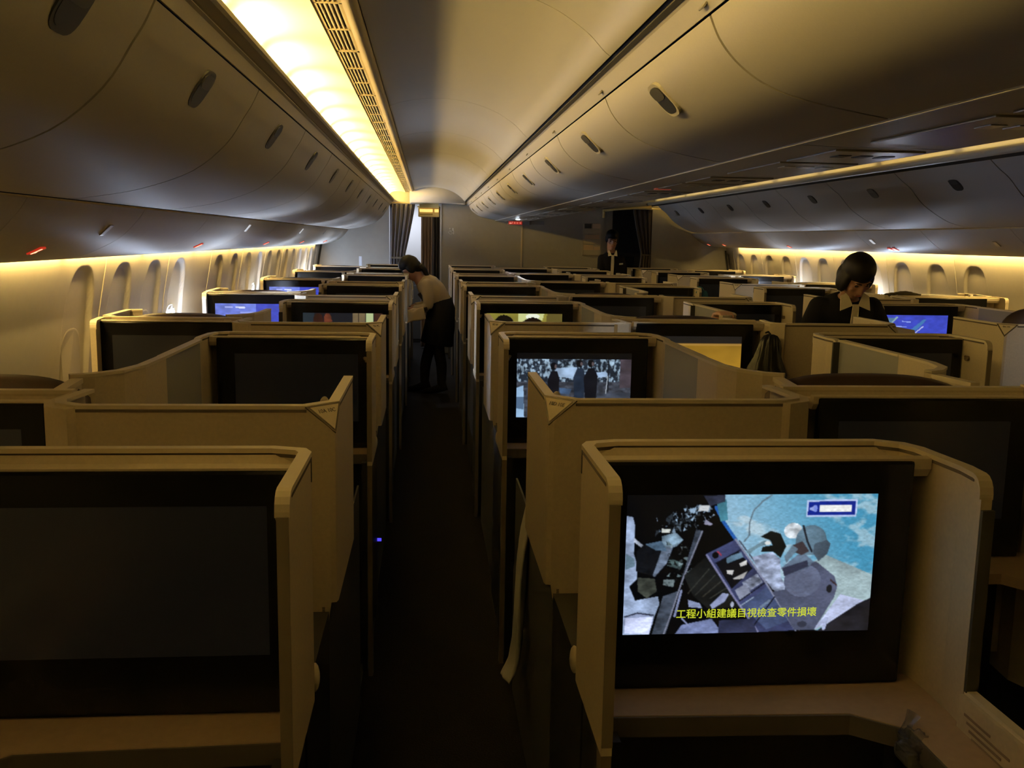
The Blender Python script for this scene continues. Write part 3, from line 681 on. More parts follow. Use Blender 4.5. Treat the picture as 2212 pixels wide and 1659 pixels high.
class Pic:
    def __init__(s, nx, ny, bg, wpx, hpx):
        s.nx, s.ny = nx, ny; s.u, s.v = np.meshgrid(np.linspace(0, 1, nx), np.linspace(0, 1, ny)); s.X, s.Y = s.u * wpx, s.v * hpx; s.c = np.zeros((ny, nx, 3)) + np.array(bg, float)
    def mask(s, pts):
        m = np.zeros(s.X.shape, bool); n = len(pts); j = n - 1
        for i in range(n):
            xi, yi = pts[i]; xj, yj = pts[j]
            if yi != yj: m ^= ((yi > s.Y) != (yj > s.Y)) & (s.X < (xj - xi) * (s.Y - yi) / (yj - yi) + xi)
            j = i
        return m
    def put(s, m, col, noise=0, scale=8, seed=1):
        c = np.array(col, float) * np.ones(s.c.shape)
        if noise: c = c * (1 + noise * (fbm(s.u, s.v, scale, seed) - .5) * 2)[..., None]
        s.c[m] = c[m]
    def poly(s, pts, col, **k): s.put(s.mask(pts), col, **k)
    def ellipse(s, cx, cy, rx, ry, col, **k): s.put(((s.X - cx) / rx) ** 2 + ((s.Y - cy) / ry) ** 2 < 1, col, **k)
    def line(s, pts, wd, col, **k):
        m = np.zeros(s.X.shape, bool)
        for (ax, ay), (bx, by) in zip(pts, pts[1:]):
            L2 = (bx - ax) ** 2 + (by - ay) ** 2 + 1e-9; t = np.clip(((s.X - ax) * (bx - ax) + (s.Y - ay) * (by - ay)) / L2, 0, 1)
            m |= (s.X - ax - t * (bx - ax)) ** 2 + (s.Y - ay - t * (by - ay)) ** 2 < (wd / 2) ** 2
        s.put(m, col, **k)
    def soften(s, n=1):
        for _ in range(n):
            q = np.pad(s.c, ((1, 1), (1, 1), (0, 0)), 'edge'); s.c = (q[:-2, 1:-1] + q[2:, 1:-1] + q[1:-1, :-2] + q[1:-1, 2:] + 2 * s.c) / 6
        return s
    def mesh(s, wd, ht):
        V = [((u - .5) * wd, 0, (.5 - v) * ht) for v in np.linspace(0, 1, s.ny) for u in np.linspace(0, 1, s.nx)]
        F = [(j * s.nx + i, (j + 1) * s.nx + i, (j + 1) * s.nx + i + 1, j * s.nx + i + 1) for j in range(s.ny - 1) for i in range(s.nx - 1)]
        me = bpy.data.meshes.new('picture'); me.from_pydata(V, [], F); me.update()
        x = np.clip(s.c, 0, 255) / 255; l = np.where(x <= .04045, x / 12.92, ((x + .055) / 1.055) ** 2.4)
        at = me.color_attributes.new('Col', 'FLOAT_COLOR', 'POINT'); at.data.foreach_set('color', np.concatenate([l.reshape(-1, 3), np.ones((s.nx * s.ny, 1))], 1).astype(np.float32).ravel())
        me.materials.append(SCR); return me
def pic_space():
    p = Pic(400, 224, (6, 7, 9), 2000, 1090)     # frame of the close crop: shift (90,110)
    def Q(*a): return [(x - 90, y - 112) for x, y in zip(a[::2], a[1::2])]
    earth = Q(855, 100, 2110, 100, 2110, 1300, 1640, 1190, 1000, 560, 960, 450, 930, 400, 870, 320)
    m = p.mask(earth); U_, V_ = p.u, p.v
    d = (p.X + 90 - 860) * .62 - (p.Y + 112 - 250) * .0; dist = np.clip((p.X - 780 - (p.Y) * .42) / 900, 0, 1)
    ru, rv = np.clip(.5 + (U_ * .75 - V_ * .66) * .5, 0, 1), np.clip(.5 + (U_ * .66 + V_ * .75) * .5 - .3, 0, 1)
    streak = fbm(np.clip(ru * .9, 0, 1), np.clip(rv * .25, 0, 1), 22, 5, 4)
    base = np.stack([140 - 70 * dist, 182 - 36 * dist, 208 - 26 * dist], -1)
    fine = fbm(ru, rv, 60, 15, 3); cl = np.clip((streak * .65 + fine * .35 - .515) * 9, 0, 1)[..., None] * .55
    col = base * (1 - cl) + np.array((205, 215, 220)) * cl
    p.c[m] = col[m]
    # lower right lighter cloud bank
    mk = p.mask(Q(1700, 590, 2110, 760, 2110, 1000, 1850, 1100, 1640, 1200, 1780, 880, 1810, 820, 1600, 640)) & m
    n = fbm(ru, rv, 18, 9)[..., None]; p.c[mk] = (np.array((150, 172, 178)) * (.8 + .5 * n))[mk]
    p.poly(Q(1840, 905, 2040, 960, 1790, 1125, 1640, 1185), (188, 198, 232), noise=.15, scale=12)
    p.poly(Q(1990, 985, 2110, 930, 2110, 1250, 1640, 1215, 1800, 1110), (30, 30, 36), noise=.4, scale=20)
    p.line(Q(1650, 1170, 1740, 1100, 1720, 1180), 30, (170, 180, 215))
    # blue limb
    p.line(Q(790, 210, 860, 330, 960, 460), 26, (40, 92, 170)); p.poly(Q(790, 160, 870, 150, 890, 310, 830, 320), (70, 130, 150), noise=.3)
    # top mast
    p.poly(Q(690, 120, 860, 115, 860, 165, 740, 200), (42, 46, 62), noise=.5, scale=25)
    # left structures
    p.poly(Q(90, 270, 140, 280, 160, 350, 155, 560, 190, 660, 190, 760, 130, 820, 180, 930, 360, 900, 375, 960, 340, 1060, 300, 1210, 80, 1230), (150, 168, 200), noise=.35, scale=14, seed=3)
    p.poly(Q(90, 560, 160, 600, 170, 660, 95, 690), (112, 140, 160), noise=.3)
    for q, c in (((155, 440, 230, 500, 225, 525, 150, 470), (170, 180, 200)), ((180, 540, 240, 490, 420, 545, 330, 745, 180, 700), (16, 18, 22)), ((370, 430, 480, 400, 545, 460, 490, 510, 380, 540), (120, 145, 165)),
                 ((380, 520, 470, 500, 420, 640, 330, 745, 310, 740), (95, 108, 128)), ((190, 750, 330, 760, 350, 860, 270, 915, 200, 860), (58, 62, 56)), ((440, 600, 550, 640, 530, 690, 420, 660), (70, 90, 92)),
                 ((400, 770, 490, 770, 480, 830, 395, 810), (110, 125, 130)), ((240, 490, 370, 465, 420, 545, 330, 540), (80, 105, 130))): p.poly(Q(*q), c, noise=.45, scale=30, seed=8)
    # clustered hardware
    r = np.random.RandomState(4)
    for k in range(130):
        a = r.rand(); x = 400 + a * 330 + r.randn() * 40; y = 360 - a * 130 + r.randn() * 42; s_ = 8 + r.rand() * 26
        g = r.choice([25, 50, 95, 140, 185]); p.poly([(x - 90 + s_ * r.uniform(-1, 1), y - 112 + s_ * r.uniform(-1, 1)) for _ in range(4)], (g * .8, g * .95, g * 1.1))
    for k in range(50):
        a = r.rand(); x = 400 + r.rand() * 200; y = 480 + r.rand() * 330; s_ = 8 + r.rand() * 22; g = r.choice([15, 30, 60, 110, 150]); p.poly([(x - 90 + s_ * r.uniform(-1, 1), y - 112 + s_ * r.uniform(-1, 1)) for _ in range(4)], (g * .85, g, g * 1.05))
    p.poly(Q(660, 190, 740, 195, 730, 240, 650, 235), (200, 205, 210)); p.poly(Q(370, 370, 440, 375, 430, 405, 365, 400), (205, 210, 205)); p.poly(Q(710, 300, 775, 340, 750, 350, 700, 340), (140, 140, 165))
    # boom
    p.poly(Q(640, 380, 700, 390, 560, 760, 430, 1215, 320, 1215, 400, 900, 520, 860), (62, 70, 84), noise=.5, scale=26, seed=2); p.line(Q(690, 395, 545, 790, 470, 1050, 415, 1210), 13, (120, 125, 145))
    p.ellipse(120, 990, 120, 70, (140, 152, 185), noise=.4); p.poly(Q(110, 1070, 330, 1060, 300, 1200, 100, 1190), (196, 205, 240), noise=.3, scale=8); p.line(Q(100, 1060, 200, 1030, 330, 1050), 10, (40, 44, 60))
    # dark pleated module and rack frame
    p.poly(Q(560, 740, 735, 590, 1040, 1000, 760, 1000, 640, 900), (24, 26, 26), noise=.5)
    for k in range(5): p.line(Q(600 + k * 60, 880 + k * 14, 760 + k * 50, 690 + k * 50), 9, (52, 54, 50))
    p.poly(Q(730, 570, 960, 460, 1500, 1190, 1180, 1200), (58, 64, 100), noise=.35, scale=12)
    p.poly(Q(810, 640, 985, 550, 1110, 690, 950, 850), (14, 15, 20)); p.poly(Q(890, 600, 1010, 560, 1030, 600, 900, 650), (80, 105, 125), noise=.4)
    for q in ((900, 700, 960, 700, 950, 740, 905, 730), (950, 770, 1010, 740, 1070, 710, 1040, 770, 970, 775), (1000, 650, 1060, 620, 1060, 660, 1010, 675)): p.poly(Q(*q), (205, 205, 205), noise=.3)
    p.poly(Q(1030, 800, 1150, 730, 1200, 800, 1080, 880), (120, 128, 150), noise=.7, scale=40); p.poly(Q(975, 860, 1060, 810, 1110, 890, 1020, 940), (135, 142, 165), noise=.2)
    p.poly(Q(1040, 990, 1240, 830, 1440, 1110, 1250, 1180), (66, 78, 112), noise=.3)
    p.line(Q(735, 580, 960, 900, 1180, 1195), 17, (120, 122, 160)); p.line(Q(960, 460, 1220, 800, 1490, 1190), 16, (128, 134, 158)); p.line(Q(990, 470, 1240, 780, 1520, 1190), 11, (70, 76, 92))
    for a, b in (((810, 645), (1000, 545)), ((1020, 945), (1210, 810)), ((1150, 1140), (1300, 920))): p.line([(a[0] - 90, a[1] - 112), (b[0] - 90, b[1] - 112)], 9, (20, 22, 34))
    p.line(Q(1030, 985, 1130, 920), 8, (150, 170, 190)); p.ellipse(715, 470, 26, 26, (12, 12, 14)); p.line(Q(820, 555, 850, 580), 14, (150, 60, 80)); p.line(Q(1195, 1000, 1260, 950), 22, (110, 128, 155))
    # astronaut
    p.poly(Q(1100, 600, 1260, 560, 1330, 620, 1340, 760, 1390, 830, 1370, 900, 1280, 860, 1150, 700), (150, 162, 190), noise=.55, scale=26, seed=6)
    p.poly(Q(1370, 700, 1620, 640, 1780, 760, 1810, 840, 1790, 930, 1640, 1190, 1480, 1190, 1280, 880, 1380, 860), (78, 84, 108), noise=.22, scale=7, seed=2)
    p.ellipse(1430, 680, 150, 130, (96, 104, 130), noise=.2, scale=6)
    p.poly(Q(1340, 690, 1500, 560, 1600, 640, 1560, 690, 1380, 750), (88, 104, 124), noise=.3); p.poly(Q(1350, 690, 1550, 630, 1560, 680, 1370, 755), (48, 52, 72))
    p.ellipse(1330, 285, 74, 62, (190, 198, 205), noise=.5, scale=20); p.ellipse(1480, 360, 125, 118, (92, 118, 136), noise=.25, scale=8); p.poly(Q(1600, 500, 1700, 470, 1730, 500, 1710, 580, 1640, 640, 1590, 570), (70, 84, 98), noise=.2)
    p.line(Q(1500, 360, 1540, 480, 1580, 560), 16, (34, 38, 46)); p.poly(Q(1420, 510, 1500, 480, 1560, 560, 1500, 590, 1430, 560), (62, 54, 58)); p.poly(Q(1360, 600, 1420, 510, 1470, 540, 1380, 650), (100, 122, 140))
    p.poly(Q(1160, 440, 1240, 395, 1320, 420, 1370, 520, 1330, 610, 1270, 560, 1170, 560, 1180, 520, 1260, 510, 1240, 470), (20, 22, 20), noise=.4); p.poly(Q(1050, 550, 1190, 470, 1250, 480, 1240, 500, 1150, 520, 1070, 580), (96, 122, 135), noise=.3); p.ellipse(1130, 378, 24, 16, (210, 215, 215))
    p.ellipse(1655, 748, 24, 32, (30, 30, 34)); p.line(Q(1750, 790, 1800, 830), 12, (60, 44, 46)); p.ellipse(1450, 1030, 40, 24, (50, 54, 70))
    p.poly(Q(500, 1215, 560, 1130, 800, 1085, 860, 1160, 860, 1215), (112, 124, 165), noise=.3, scale=30); p.poly(Q(860, 1100, 1130, 1090, 1180, 1215, 860, 1215), (44, 48, 72), noise=.4)
    p.poly(Q(600, 930, 700, 960, 720, 1000, 610, 990), (140, 152, 190), noise=.4); p.poly(Q(780, 975, 880, 880, 930, 890, 900, 950, 800, 1010), (150, 160, 200), noise=.3); p.line(Q(545, 860, 500, 1060), 20, (125, 135, 170)); p.line(Q(560, 1080, 610, 1130), 16, (130, 140, 180)); p.ellipse(870, 862, 14, 24, (170, 178, 200))
    # tether
    p.line(Q(1230, 118, 1160, 165, 1090, 240, 1065, 330, 1068, 430, 1030, 475), 11, (96, 116, 130))
    # volume bar
    p.poly(Q(1516, 158, 1928, 152, 1924, 288, 1514, 288), (182, 200, 238)); p.poly(Q(1530, 172, 1914, 166, 1910, 275, 1528, 277), (22, 40, 140))
    p.poly(Q(1622, 200, 1882, 196, 1880, 250, 1620, 252), (236, 238, 236)); p.poly(Q(1540, 220, 1562, 212, 1580, 198, 1582, 250, 1562, 240, 1540, 236), (150, 165, 225)); p.ellipse(1500, 112, 14, 28, (120, 140, 225))
    p.soften(1); g = fbm(p.u, p.v, 90, 31, 2); p.c *= (.90 + .20 * g)[..., None]
    return p
def pic_snow():
    p = Pic(260, 146, (30, 36, 46), 1000, 560)
    tr = fbm(p.u, p.v * .22, 60, 3, 4) * .6 + fbm(p.u, p.v * .8, 40, 13, 3) * .4; k_ = np.clip((tr - .47) * 9, 0, 1)[..., None]; c = k_ * np.array((150, 175, 196)) + (1 - k_) * np.array((34, 42, 54))
    sk = fbm(p.u, p.v, 9, 6)[..., None]; c = c * (.55 + .8 * sk); p.c = c
    p.put(p.Y > 250, (58, 62, 72), noise=.6, scale=24); p.put((p.X > 900) & (p.Y < 300), (70, 62, 70), noise=.4)
    p.poly([(340, 130), (520, 120), (560, 170), (780, 160), (820, 200), (560, 230), (330, 200)], (150, 175, 205), noise=.3)
    p.poly([(0, 300), (60, 280), (70, 560), (0, 560)], (150, 185, 220), noise=.1); p.poly([(0, 380), (65, 380), (65, 490), (0, 480)], (85, 110, 140)); p.poly([(320, 390), (1000, 390), (1000, 470), (320, 470)], (160, 190, 222), noise=.15)
    p.poly([(700, 350), (1000, 340), (990, 400), (710, 400)], (60, 66, 78), noise=.5); p.poly([(370, 300), (480, 310), (460, 360), (380, 350)], (70, 95, 130), noise=.4)
    for x, hh, w_ in ((320, 85, 52), (545, 60, 52), (645, 60, 62)):
        p.ellipse(x, hh + 28, 28, 32, (14, 14, 18)); p.poly([(x - w_, 150 + hh), (x - 20, 70 + hh), (x + 30, 70 + hh), (x + w_, 140 + hh), (x + w_ * .8, 420), (x - w_ * .7, 420)], (16, 18, 26) if x != 545 else (34, 44, 60), noise=.3); p.ellipse(x + 16, hh + 32, 11, 18, (90, 78, 80))
    p.line([(800, 0), (800, 330)], 12, (22, 26, 34)); p.line([(795, 200), (780, 350)], 8, (170, 180, 190)); p.line([(840, 0), (760, 120)], 6, (40, 45, 55)); p.soften(1); p.put(p.Y < 52, (10, 10, 12))
    return p
def pic_map(k):
    p = Pic(110, 62, (62, 74, 190), 1000, 560); p.c *= (.85 + .3 * fbm(p.u, p.v, 10, k))[..., None]
    if k == 1:
        p.poly([(0, 40), (120, 170), (240, 40)], (84, 120, 150)); p.line([(100, 190), (250, 30)], 22, (140, 170, 180))
        for x, y, w_ in ((330, 90, 120), (200, 160, 190), (180, 240, 150), (190, 300, 120)): p.line([(x, y), (x + w_, y + 6)], 16, (140, 160, 235))
        p.poly([(300, 200), (430, 230), (640, 60), (690, 60), (560, 200), (420, 270), (310, 260)], (70, 120, 180)); p.line([(470, 300), (640, 160)], 14, (190, 200, 240))
    else:
        p.put(p.X < 560, (104, 122, 214), noise=.2); p.line([(140, 50), (230, 50)], 22, (170, 180, 245)); p.line([(290, 50), (400, 54)], 26, (215, 222, 250)); p.line([(350, 120), (520, 124)], 18, (150, 165, 240))
        p.poly([(760, 270), (900, 300), (960, 420), (880, 480), (820, 560), (760, 560)], (86, 130, 130), noise=.3)
    return p
def pic_film(k):
    if k == 0:    # dim figures and bright panels
        p = Pic(90, 50, (24, 26, 32), 1000, 560); p.put(p.X < 140, (34, 44, 52)); p.ellipse(190, 90, 60, 90, (52, 26, 20), noise=.4); p.ellipse(310, 100, 50, 100, (96, 50, 34), noise=.4); p.poly([(140, 560), (180, 150), (380, 150), (420, 560)], (60, 30, 26), noise=.3)
        p.put((p.X > 620) & (p.X < 780), (112, 96, 70), noise=.1); p.put((p.X > 690) & (p.X < 705), (50, 42, 34)); p.put((p.X > 790) & (p.X < 880), (176, 190, 140)); p.put(p.X > 890, (60, 36, 28))
    elif k == 1:  # yellow scene with two dark heads
        p = Pic(100, 56, (128, 120, 50), 1000, 560); p.c *= (.8 + .5 * fbm(p.u, p.v, 5, 2))[..., None]; p.poly([(420, 0), (760, 0), (740, 90), (420, 110)], (200, 205, 140)); p.ellipse(610, 40, 90, 40, (235, 240, 220)); p.poly([(800, 0), (1000, 0), (1000, 560), (760, 560)], (96, 84, 40)); p.ellipse(230, 190, 150, 170, (14, 10, 8)); p.ellipse(610, 210, 170, 160, (24, 14, 8), noise=.5, scale=30); p.put(p.Y > 330, (20, 14, 10))
    else:         # plain amber frame
        p = Pic(60, 34, (150, 112, 34), 1000, 560); p.c *= (.78 + .4 * p.v + .2 * fbm(p.u, p.v, 4, 1))[..., None] * np.array((1, 1, 1)); p.put(p.Y < 84, (30, 28, 26)); p.put((p.Y >= 84) & (p.Y < 100), (170, 130, 60)); p.ellipse(250, 140, 20, 28, (200, 170, 110)); p.ellipse(330, 250, 22, 30, (90, 40, 30))
    return p
# ================================================================== MONITORS
def monitor(xc, y, label, pic=None, shift=0.0, group='seat monitors'):
    o = thing('monitor', label, 'monitor', (xc, y, 0), group)
    def bz(bm): box(bm, -.268, .268, -.0, .022, .801, 1.200, .006)
    part('bezel', 'mon_bz', bz, BEZEL, o)
    if pic is None:
        part('screen', 'mon_off', lambda bm: box(bm, -.216 , .216, -.0006, .0005, .900, 1.144), SCREENOFF, o, loc=(shift, 0, 0))
    else:
        me = pic.mesh(.432, .244); q = bpy.data.objects.new('screen', me); COL.objects.link(q); q.parent = o; q.location = (shift, -.0012, 1.022)
        return o, q
    return o
PICS = {('D', 0): pic_space, ('D', 1): pic_snow, ('C', 2): lambda: pic_film(0), ('D', 2): lambda: pic_film(1), ('E', 1): lambda: pic_film(2), ('A', 2): lambda: pic_map(2), ('H', 2): lambda: pic_map(1), ('A', 3): lambda: pic_map(2)}
WHAT = {('D', 0): 'monitor showing a spacewalk over the earth with yellow subtitles', ('D', 1): 'monitor showing people standing in a snowy wood', ('C', 2): 'monitor showing dim figures beside bright panels, third left of the left aisle', ('D', 2): 'monitor showing a yellow scene with two dark heads', ('E', 1): 'monitor showing a plain amber picture beside the hanging jacket', ('A', 2): 'monitor showing a blue map at the left windows, nearer one', ('A', 3): 'monitor showing a strip of blue map at the left windows, farther one', ('H', 2): 'monitor showing a blue flight map behind the head-bowed attendant'}
NAMES = {'C': 'column left of the left aisle', 'D': 'column right of the left aisle', 'G': 'column left of the right aisle', 'H': 'column right of the right aisle', 'A': 'left window column', 'E': 'middle column', 'K': 'right window column'}
def add_mon(col, r):
    if col in COLS: xa, sx, W, rows, _ = COLS[col]; x = xa + sx * (.290 + (W - .61) / 2); y = rows[r] - .135; sh = -.011 * sx
    else: xc, hw, rows, sd = WCOLS[col]; x = xc + (-.0) + (.012 if sd < 0 else -.012 if sd > 0 else 0); y = rows[r] - .135; sh = 0
    lab = WHAT.get((col, r), 'black-framed monitor switched off, %s in the %s' % (ORD[r], NAMES[col]))
    f = PICS.get((col, r)); res = monitor(x, y, lab, f() if f else None, sh)
    if (col, r) == ('D', 0):
        o, q = res
        me = text_mesh('工程小組建議目視檢查零件損壞', .0172, .0001, off=.0001); me.materials.append(mat('yellow_subtitle', (.02, .02, 0), .5, emit=lin((205, 215, 50)), strength=1))
        s = bpy.data.objects.new('subtitle', me); COL.objects.link(s); s.parent = q; s.matrix_local = Matrix.Translation((-.002, -.0012, -.0872)) @ Matrix.Rotation(math.pi / 2, 4, 'X')
        wd = max(v.co.x for v in me.vertices) - min(v.co.x for v in me.vertices); k = .2455 / max(wd, .001)
        s.scale = (k, k, 1)
for col in COLS:
    for r in range(7): add_mon(col, r)
for col in WCOLS:
    for r in range(6): add_mon(col, r)
# ================================================================== FRONT BULKHEAD, DOORWAYS, CURTAINS
def bpoly(name, pts, mt, y=YB, t=.05):
    bm = bmesh.new(); a = [bm.verts.new((x, y, z)) for x, z in pts]; b = [bm.verts.new((x, y + t, z)) for x, z in pts]; bm.faces.new(a); bm.faces.new(b[::-1])
    for i in range(len(pts)): bm.faces.new((a[i], a[(i + 1) % len(pts)], b[(i + 1) % len(pts)], b[i]))
    return struct(name, bm, mt)
bpoly('wall_front', [(-1.62, 0), (-.52, 0), (-.52, 2.3), (-1.62, 2.3)], BULK)
bpoly('wall_front_centre', [(.165, 0), (2.385, 0), (2.385, 2.3), (.165, 2.3)], BULK)
bpoly('wall_front_right', [(3.035, 0), (4.3, 0), (4.3, 2.3), (3.035, 2.3)], BULK)
bpoly('wall_front_header', [(-.52, 2.02), (.165, 2.02), (.165, 2.3), (-.52, 2.3)], CEIL)
bpoly('wall_front_lintel', [(2.385, 2.0), (3.035, 2.0), (3.035, 2.3), (2.385, 2.3)], BULK)
bm = bmesh.new(); box(bm, .160, .182, YB - .012, YB + .06, 0, 2.02, .002); struct('trim_90', bm, mat('pale_edge', (.55, .56, .58), .4))
bm = bmesh.new(); box(bm, 1.258, 1.278, YB - .010, YB, .3, 1.80, .002); struct('trim_91', bm, mat('pale_edge2', (.60, .50, .34), .4))
bm = bmesh.new(); zs = np.linspace(.6, 1.455, 6)
for a, b in zip(zs, zs[1:]):
    x0, x1 = float(np.interp(a, WZ, WX)), float(np.interp(b, WZ, WX))
    for s in (0, 1):
        q = [(x0 + .004, a), (x0 + .03, a), (x1 + .03, b), (x1 + .004, b)]
        q = [(CX - x, z) if s else (x, z) for x, z in q]; bm.faces.new([bm.verts.new((x, YB - .02, z)) for x, z in q])
struct('trim_92', bm, GAP)
# vestibule beyond the doorways
bm = bmesh.new(); box(bm, -1.6, .9, 14.6, 14.65, 0, 2.3); struct('wall_vestibule_left', bm, mat('pale_grey_wall', (.50, .50, .52), .6))
bm = bmesh.new(); box(bm, 1.9, 4.3, 14.2, 14.25, 0, 2.3); struct('wall_vestibule_right', bm, mat('dark_wall', (.10, .095, .09), .6))
bm = bmesh.new(); box(bm, -1.6, 4.3, YB, 14.9, 2.3, 2.35); struct('ceiling_vestibule', bm, CEIL)
bm = bmesh.new(); box(bm, 2.42, 2.56, YB + .25, YB + .29, 0, 2.0); struct('trim_93', bm, BULK)
bm = bmesh.new(); box(bm, -1.62, 4.3, Y0 - .05, Y0, 0, 2.4); struct('wall_back', bm, mat('dark_rear_wall', (.05, .048, .045), .7))
cb = thing('dark_filler_cabinet', 'dark low cabinet added to darken the view through the left doorway', 'cabinet', (-.35, 14.3, 0))  # added only to darken the low view through the doorway
bm = bmesh.new(); box(bm, -.6, .75, 0, .28, 0, .92, .01); build('carcass', bm, mat('dark_cabinet', (.035, .033, .03), .6), cb)
for q in (-.27, .18, .62):
    bm = bmesh.new(); box(bm, q - .20, q + .20 if q < .5 else .74, -.012, .0, .05, .86, .006); dd = build('door', bm, mat('dark_cabinet_door', (.045, .042, .038), .5), cb)
    bm = bmesh.new(); box(bm, q - .16, q - .10, -.024, -.012, .74, .77, .003); build('handle', bm, CHROME, dd)
d = thing('cabin_door', 'dark galley door with a square inset seen through the right doorway', 'door', (2.9, 14.1, 0))
bm = bmesh.new(); box(bm, -.26, .28, 0, .05, 0, 1.95, .01); build('panel', bm, mat('dark_door', (.05, .048, .046), .5), d)
bm = bmesh.new(); box(bm, -.17, .16, -.012, .0, .62, 1.34, .01); build('inset', bm, mat('darker_door_inset', (.022, .022, .024), .4), d)
bm = bmesh.new(); box(bm, .19, .21, -.03, .0, .95, 1.10, .004); build('handle', bm, CHROME, d)
# header box above the left doorway
h = thing('door_header_light', 'yellowish lit box fitted above the left doorway', 'light fixture', (-.0, YB + .12, 1.86))
bm = bmesh.new(); box(bm, -.135, .15, .0, .1, -.02, .115, .012); box(bm, -.12, .14, -.075, .08, .10, .165, .004); build('housing', bm, mat('yellow_lit_housing', (.75, .6, .25), .4), h)
bm = bmesh.new(); box(bm, -.115, .06, -.008, .0, .045, .085, .003); box(bm, .085, .14, -.008, .0, .045, .085, .003); build('diffuser', bm, mat('yellow_diffuser', (1, .8, .4), .4, emit=(1, .62, .16), strength=1.1), h)
bm = bmesh.new(); box(bm, -.11, .06, -.006, .0, .005, .022, .002); build('vent_slot', bm, mat('ochre', (.4, .28, .08), .6), h)
def curtain(name, label, x0, x1, y, z0, z1, mt, n, tie=None, width=None, seed=0):
    o = thing(name, label, 'curtain', ((x0 + x1) / 2, y, 0)); r = np.random.RandomState(seed)
    bm = bmesh.new(); N = n * 10; rows = []; xc = (x0 + x1) / 2; hw = (x1 - x0) / 2
    ph = r.rand() * 6
    for z in np.linspace(z1, z0, 28):
        f = 1.0; sh = 0
        if tie:
            zt, fr, side = tie; k = 1 - abs(z - zt) / (z1 - zt) if z > zt else max(.55, 1 - abs(z - zt) / 1.2); k = max(0, k)
            f = 1 - (1 - fr) * (k ** 1.1); sh = side * hw * (1 - f)
        row = []
        for i in range(N + 1):
            t = i / N; x = (t * 2 - 1) * hw * f + sh; amp = .022 * (1.0 if f > .9 else .8)
            yy = amp * math.sin(2 * math.pi * n * t + ph + .6 * math.sin(3 * z)) + amp * .4 * math.sin(2 * math.pi * n * 2.3 * t + 2 * z)
            row.append(bm.verts.new((x, yy, z)))
        rows.append(row)
    for a, b in zip(rows, rows[1:]):
        for i in range(N): bm.faces.new((a[i], a[i + 1], b[i + 1], b[i]))
    c = build('drape', bm, mt, o, True); md = c.modifiers.new('s', 'SOLIDIFY'); md.thickness = .004
    if tie:
        bm = bmesh.new(); zt, fr, side = tie; box(bm, side * hw * (1 - fr) - hw * fr * .9, side * hw * (1 - fr) + hw * fr * .9, -.034, -.028, zt - .012, zt + .012); build('tieback', bm, CHROME if side < 0 else mt, o)
    bm = bmesh.new(); tube(bm, [(-hw - .05, 0, z1 + .012), (hw + .12, 0, z1 + .012)], .010); build('rail', bm, mat('curtain_rail', (.6, .5, .25), .4), o)
    return o
curtain('curtain', 'dark grey pleated curtain tied back at the left side of the left doorway', -.505, -.175, YB + .02 - .12, .02, 2.0, mat('grey_curtain', (.10, .095, .11), .85), 5, (1.29, .58, -1), seed=1)
curtain('curtain', 'brown pleated curtain hanging inside the left doorway', -.10, .08, YB + .55, .02, 1.98, mat('brown_curtain', (.30, .20, .13), .85), 4, seed=2)
curtain('curtain', 'near-black curtain edge hanging against the centre bulkhead in the left doorway', .06, .17, YB + .35, .02, 1.98, mat('dark_brown_curtain', (.035, .026, .02), .9), 3, seed=5)
curtain('curtain', 'dark brown curtain tied back at the right side of the right doorway', 2.78, 3.05, YB - .06, .02, 1.99, mat('dark_curtain', (.075, .058, .045), .9), 4, (1.38, .5, 1), seed=3)
bm = bmesh.new(); tube(bm, [(2.36, YB - .06, 1.965), (2.52, YB - .06, 1.985), (3.03, YB - .06, 2.03)], .016, 10); tube(bm, [(2.375, YB - .06, 1.965), (2.375, YB - .06, 1.87)], .018, 10)
tag(build('curtain_rail', bm, mat('yellow_rail', (.75, .60, .25), .4), None, True), 'pale yellow curtain rail with a drop end over the right doorway', 'rail')
# accessibility pictogram on the bulkhead
s = thing('pictogram_sign', 'small white pictogram stuck on the bulkhead right of the left doorway', 'sign', (.308, YB - .001, 1.655)); PW = mat('white_decal', (.72, .72, .70), .5)
bm = bmesh.new(); ell(bm, (-.015, 0, .034), (.011, .002, .011), 12, 6); tube(bm, [(-.015, 0, .02), (-.013, 0, -.005), (.012, 0, -.008), (.02, 0, -.034)], .005, 6); tube(bm, [(-.015, 0, .01), (.008, 0, .008)], .004, 6)
tube(bm, [(-.005 + .026 * math.cos(a), 0, -.016 + .024 * math.sin(a)) for a in np.linspace(2.2, 6.0, 12)], .004, 6); build('figure', bm, PW, s)
bm = bmesh.new(); box(bm, .014, .036, -.002, 0, .005, .042); box(bm, .03, .04, -.002, 0, -.04, .01); build('side_mark', bm, PW, s)
# white sign on the left bulkhead
bm = bmesh.new(); box(bm, -.925, -.885, YB - .006, YB, 1.10, 1.30, .002); tag(build('notice_card', bm, mat('bluish_white', (.75, .78, .85), .5)), 'narrow white card on the grey bulkhead left of the left doorway', 'card')
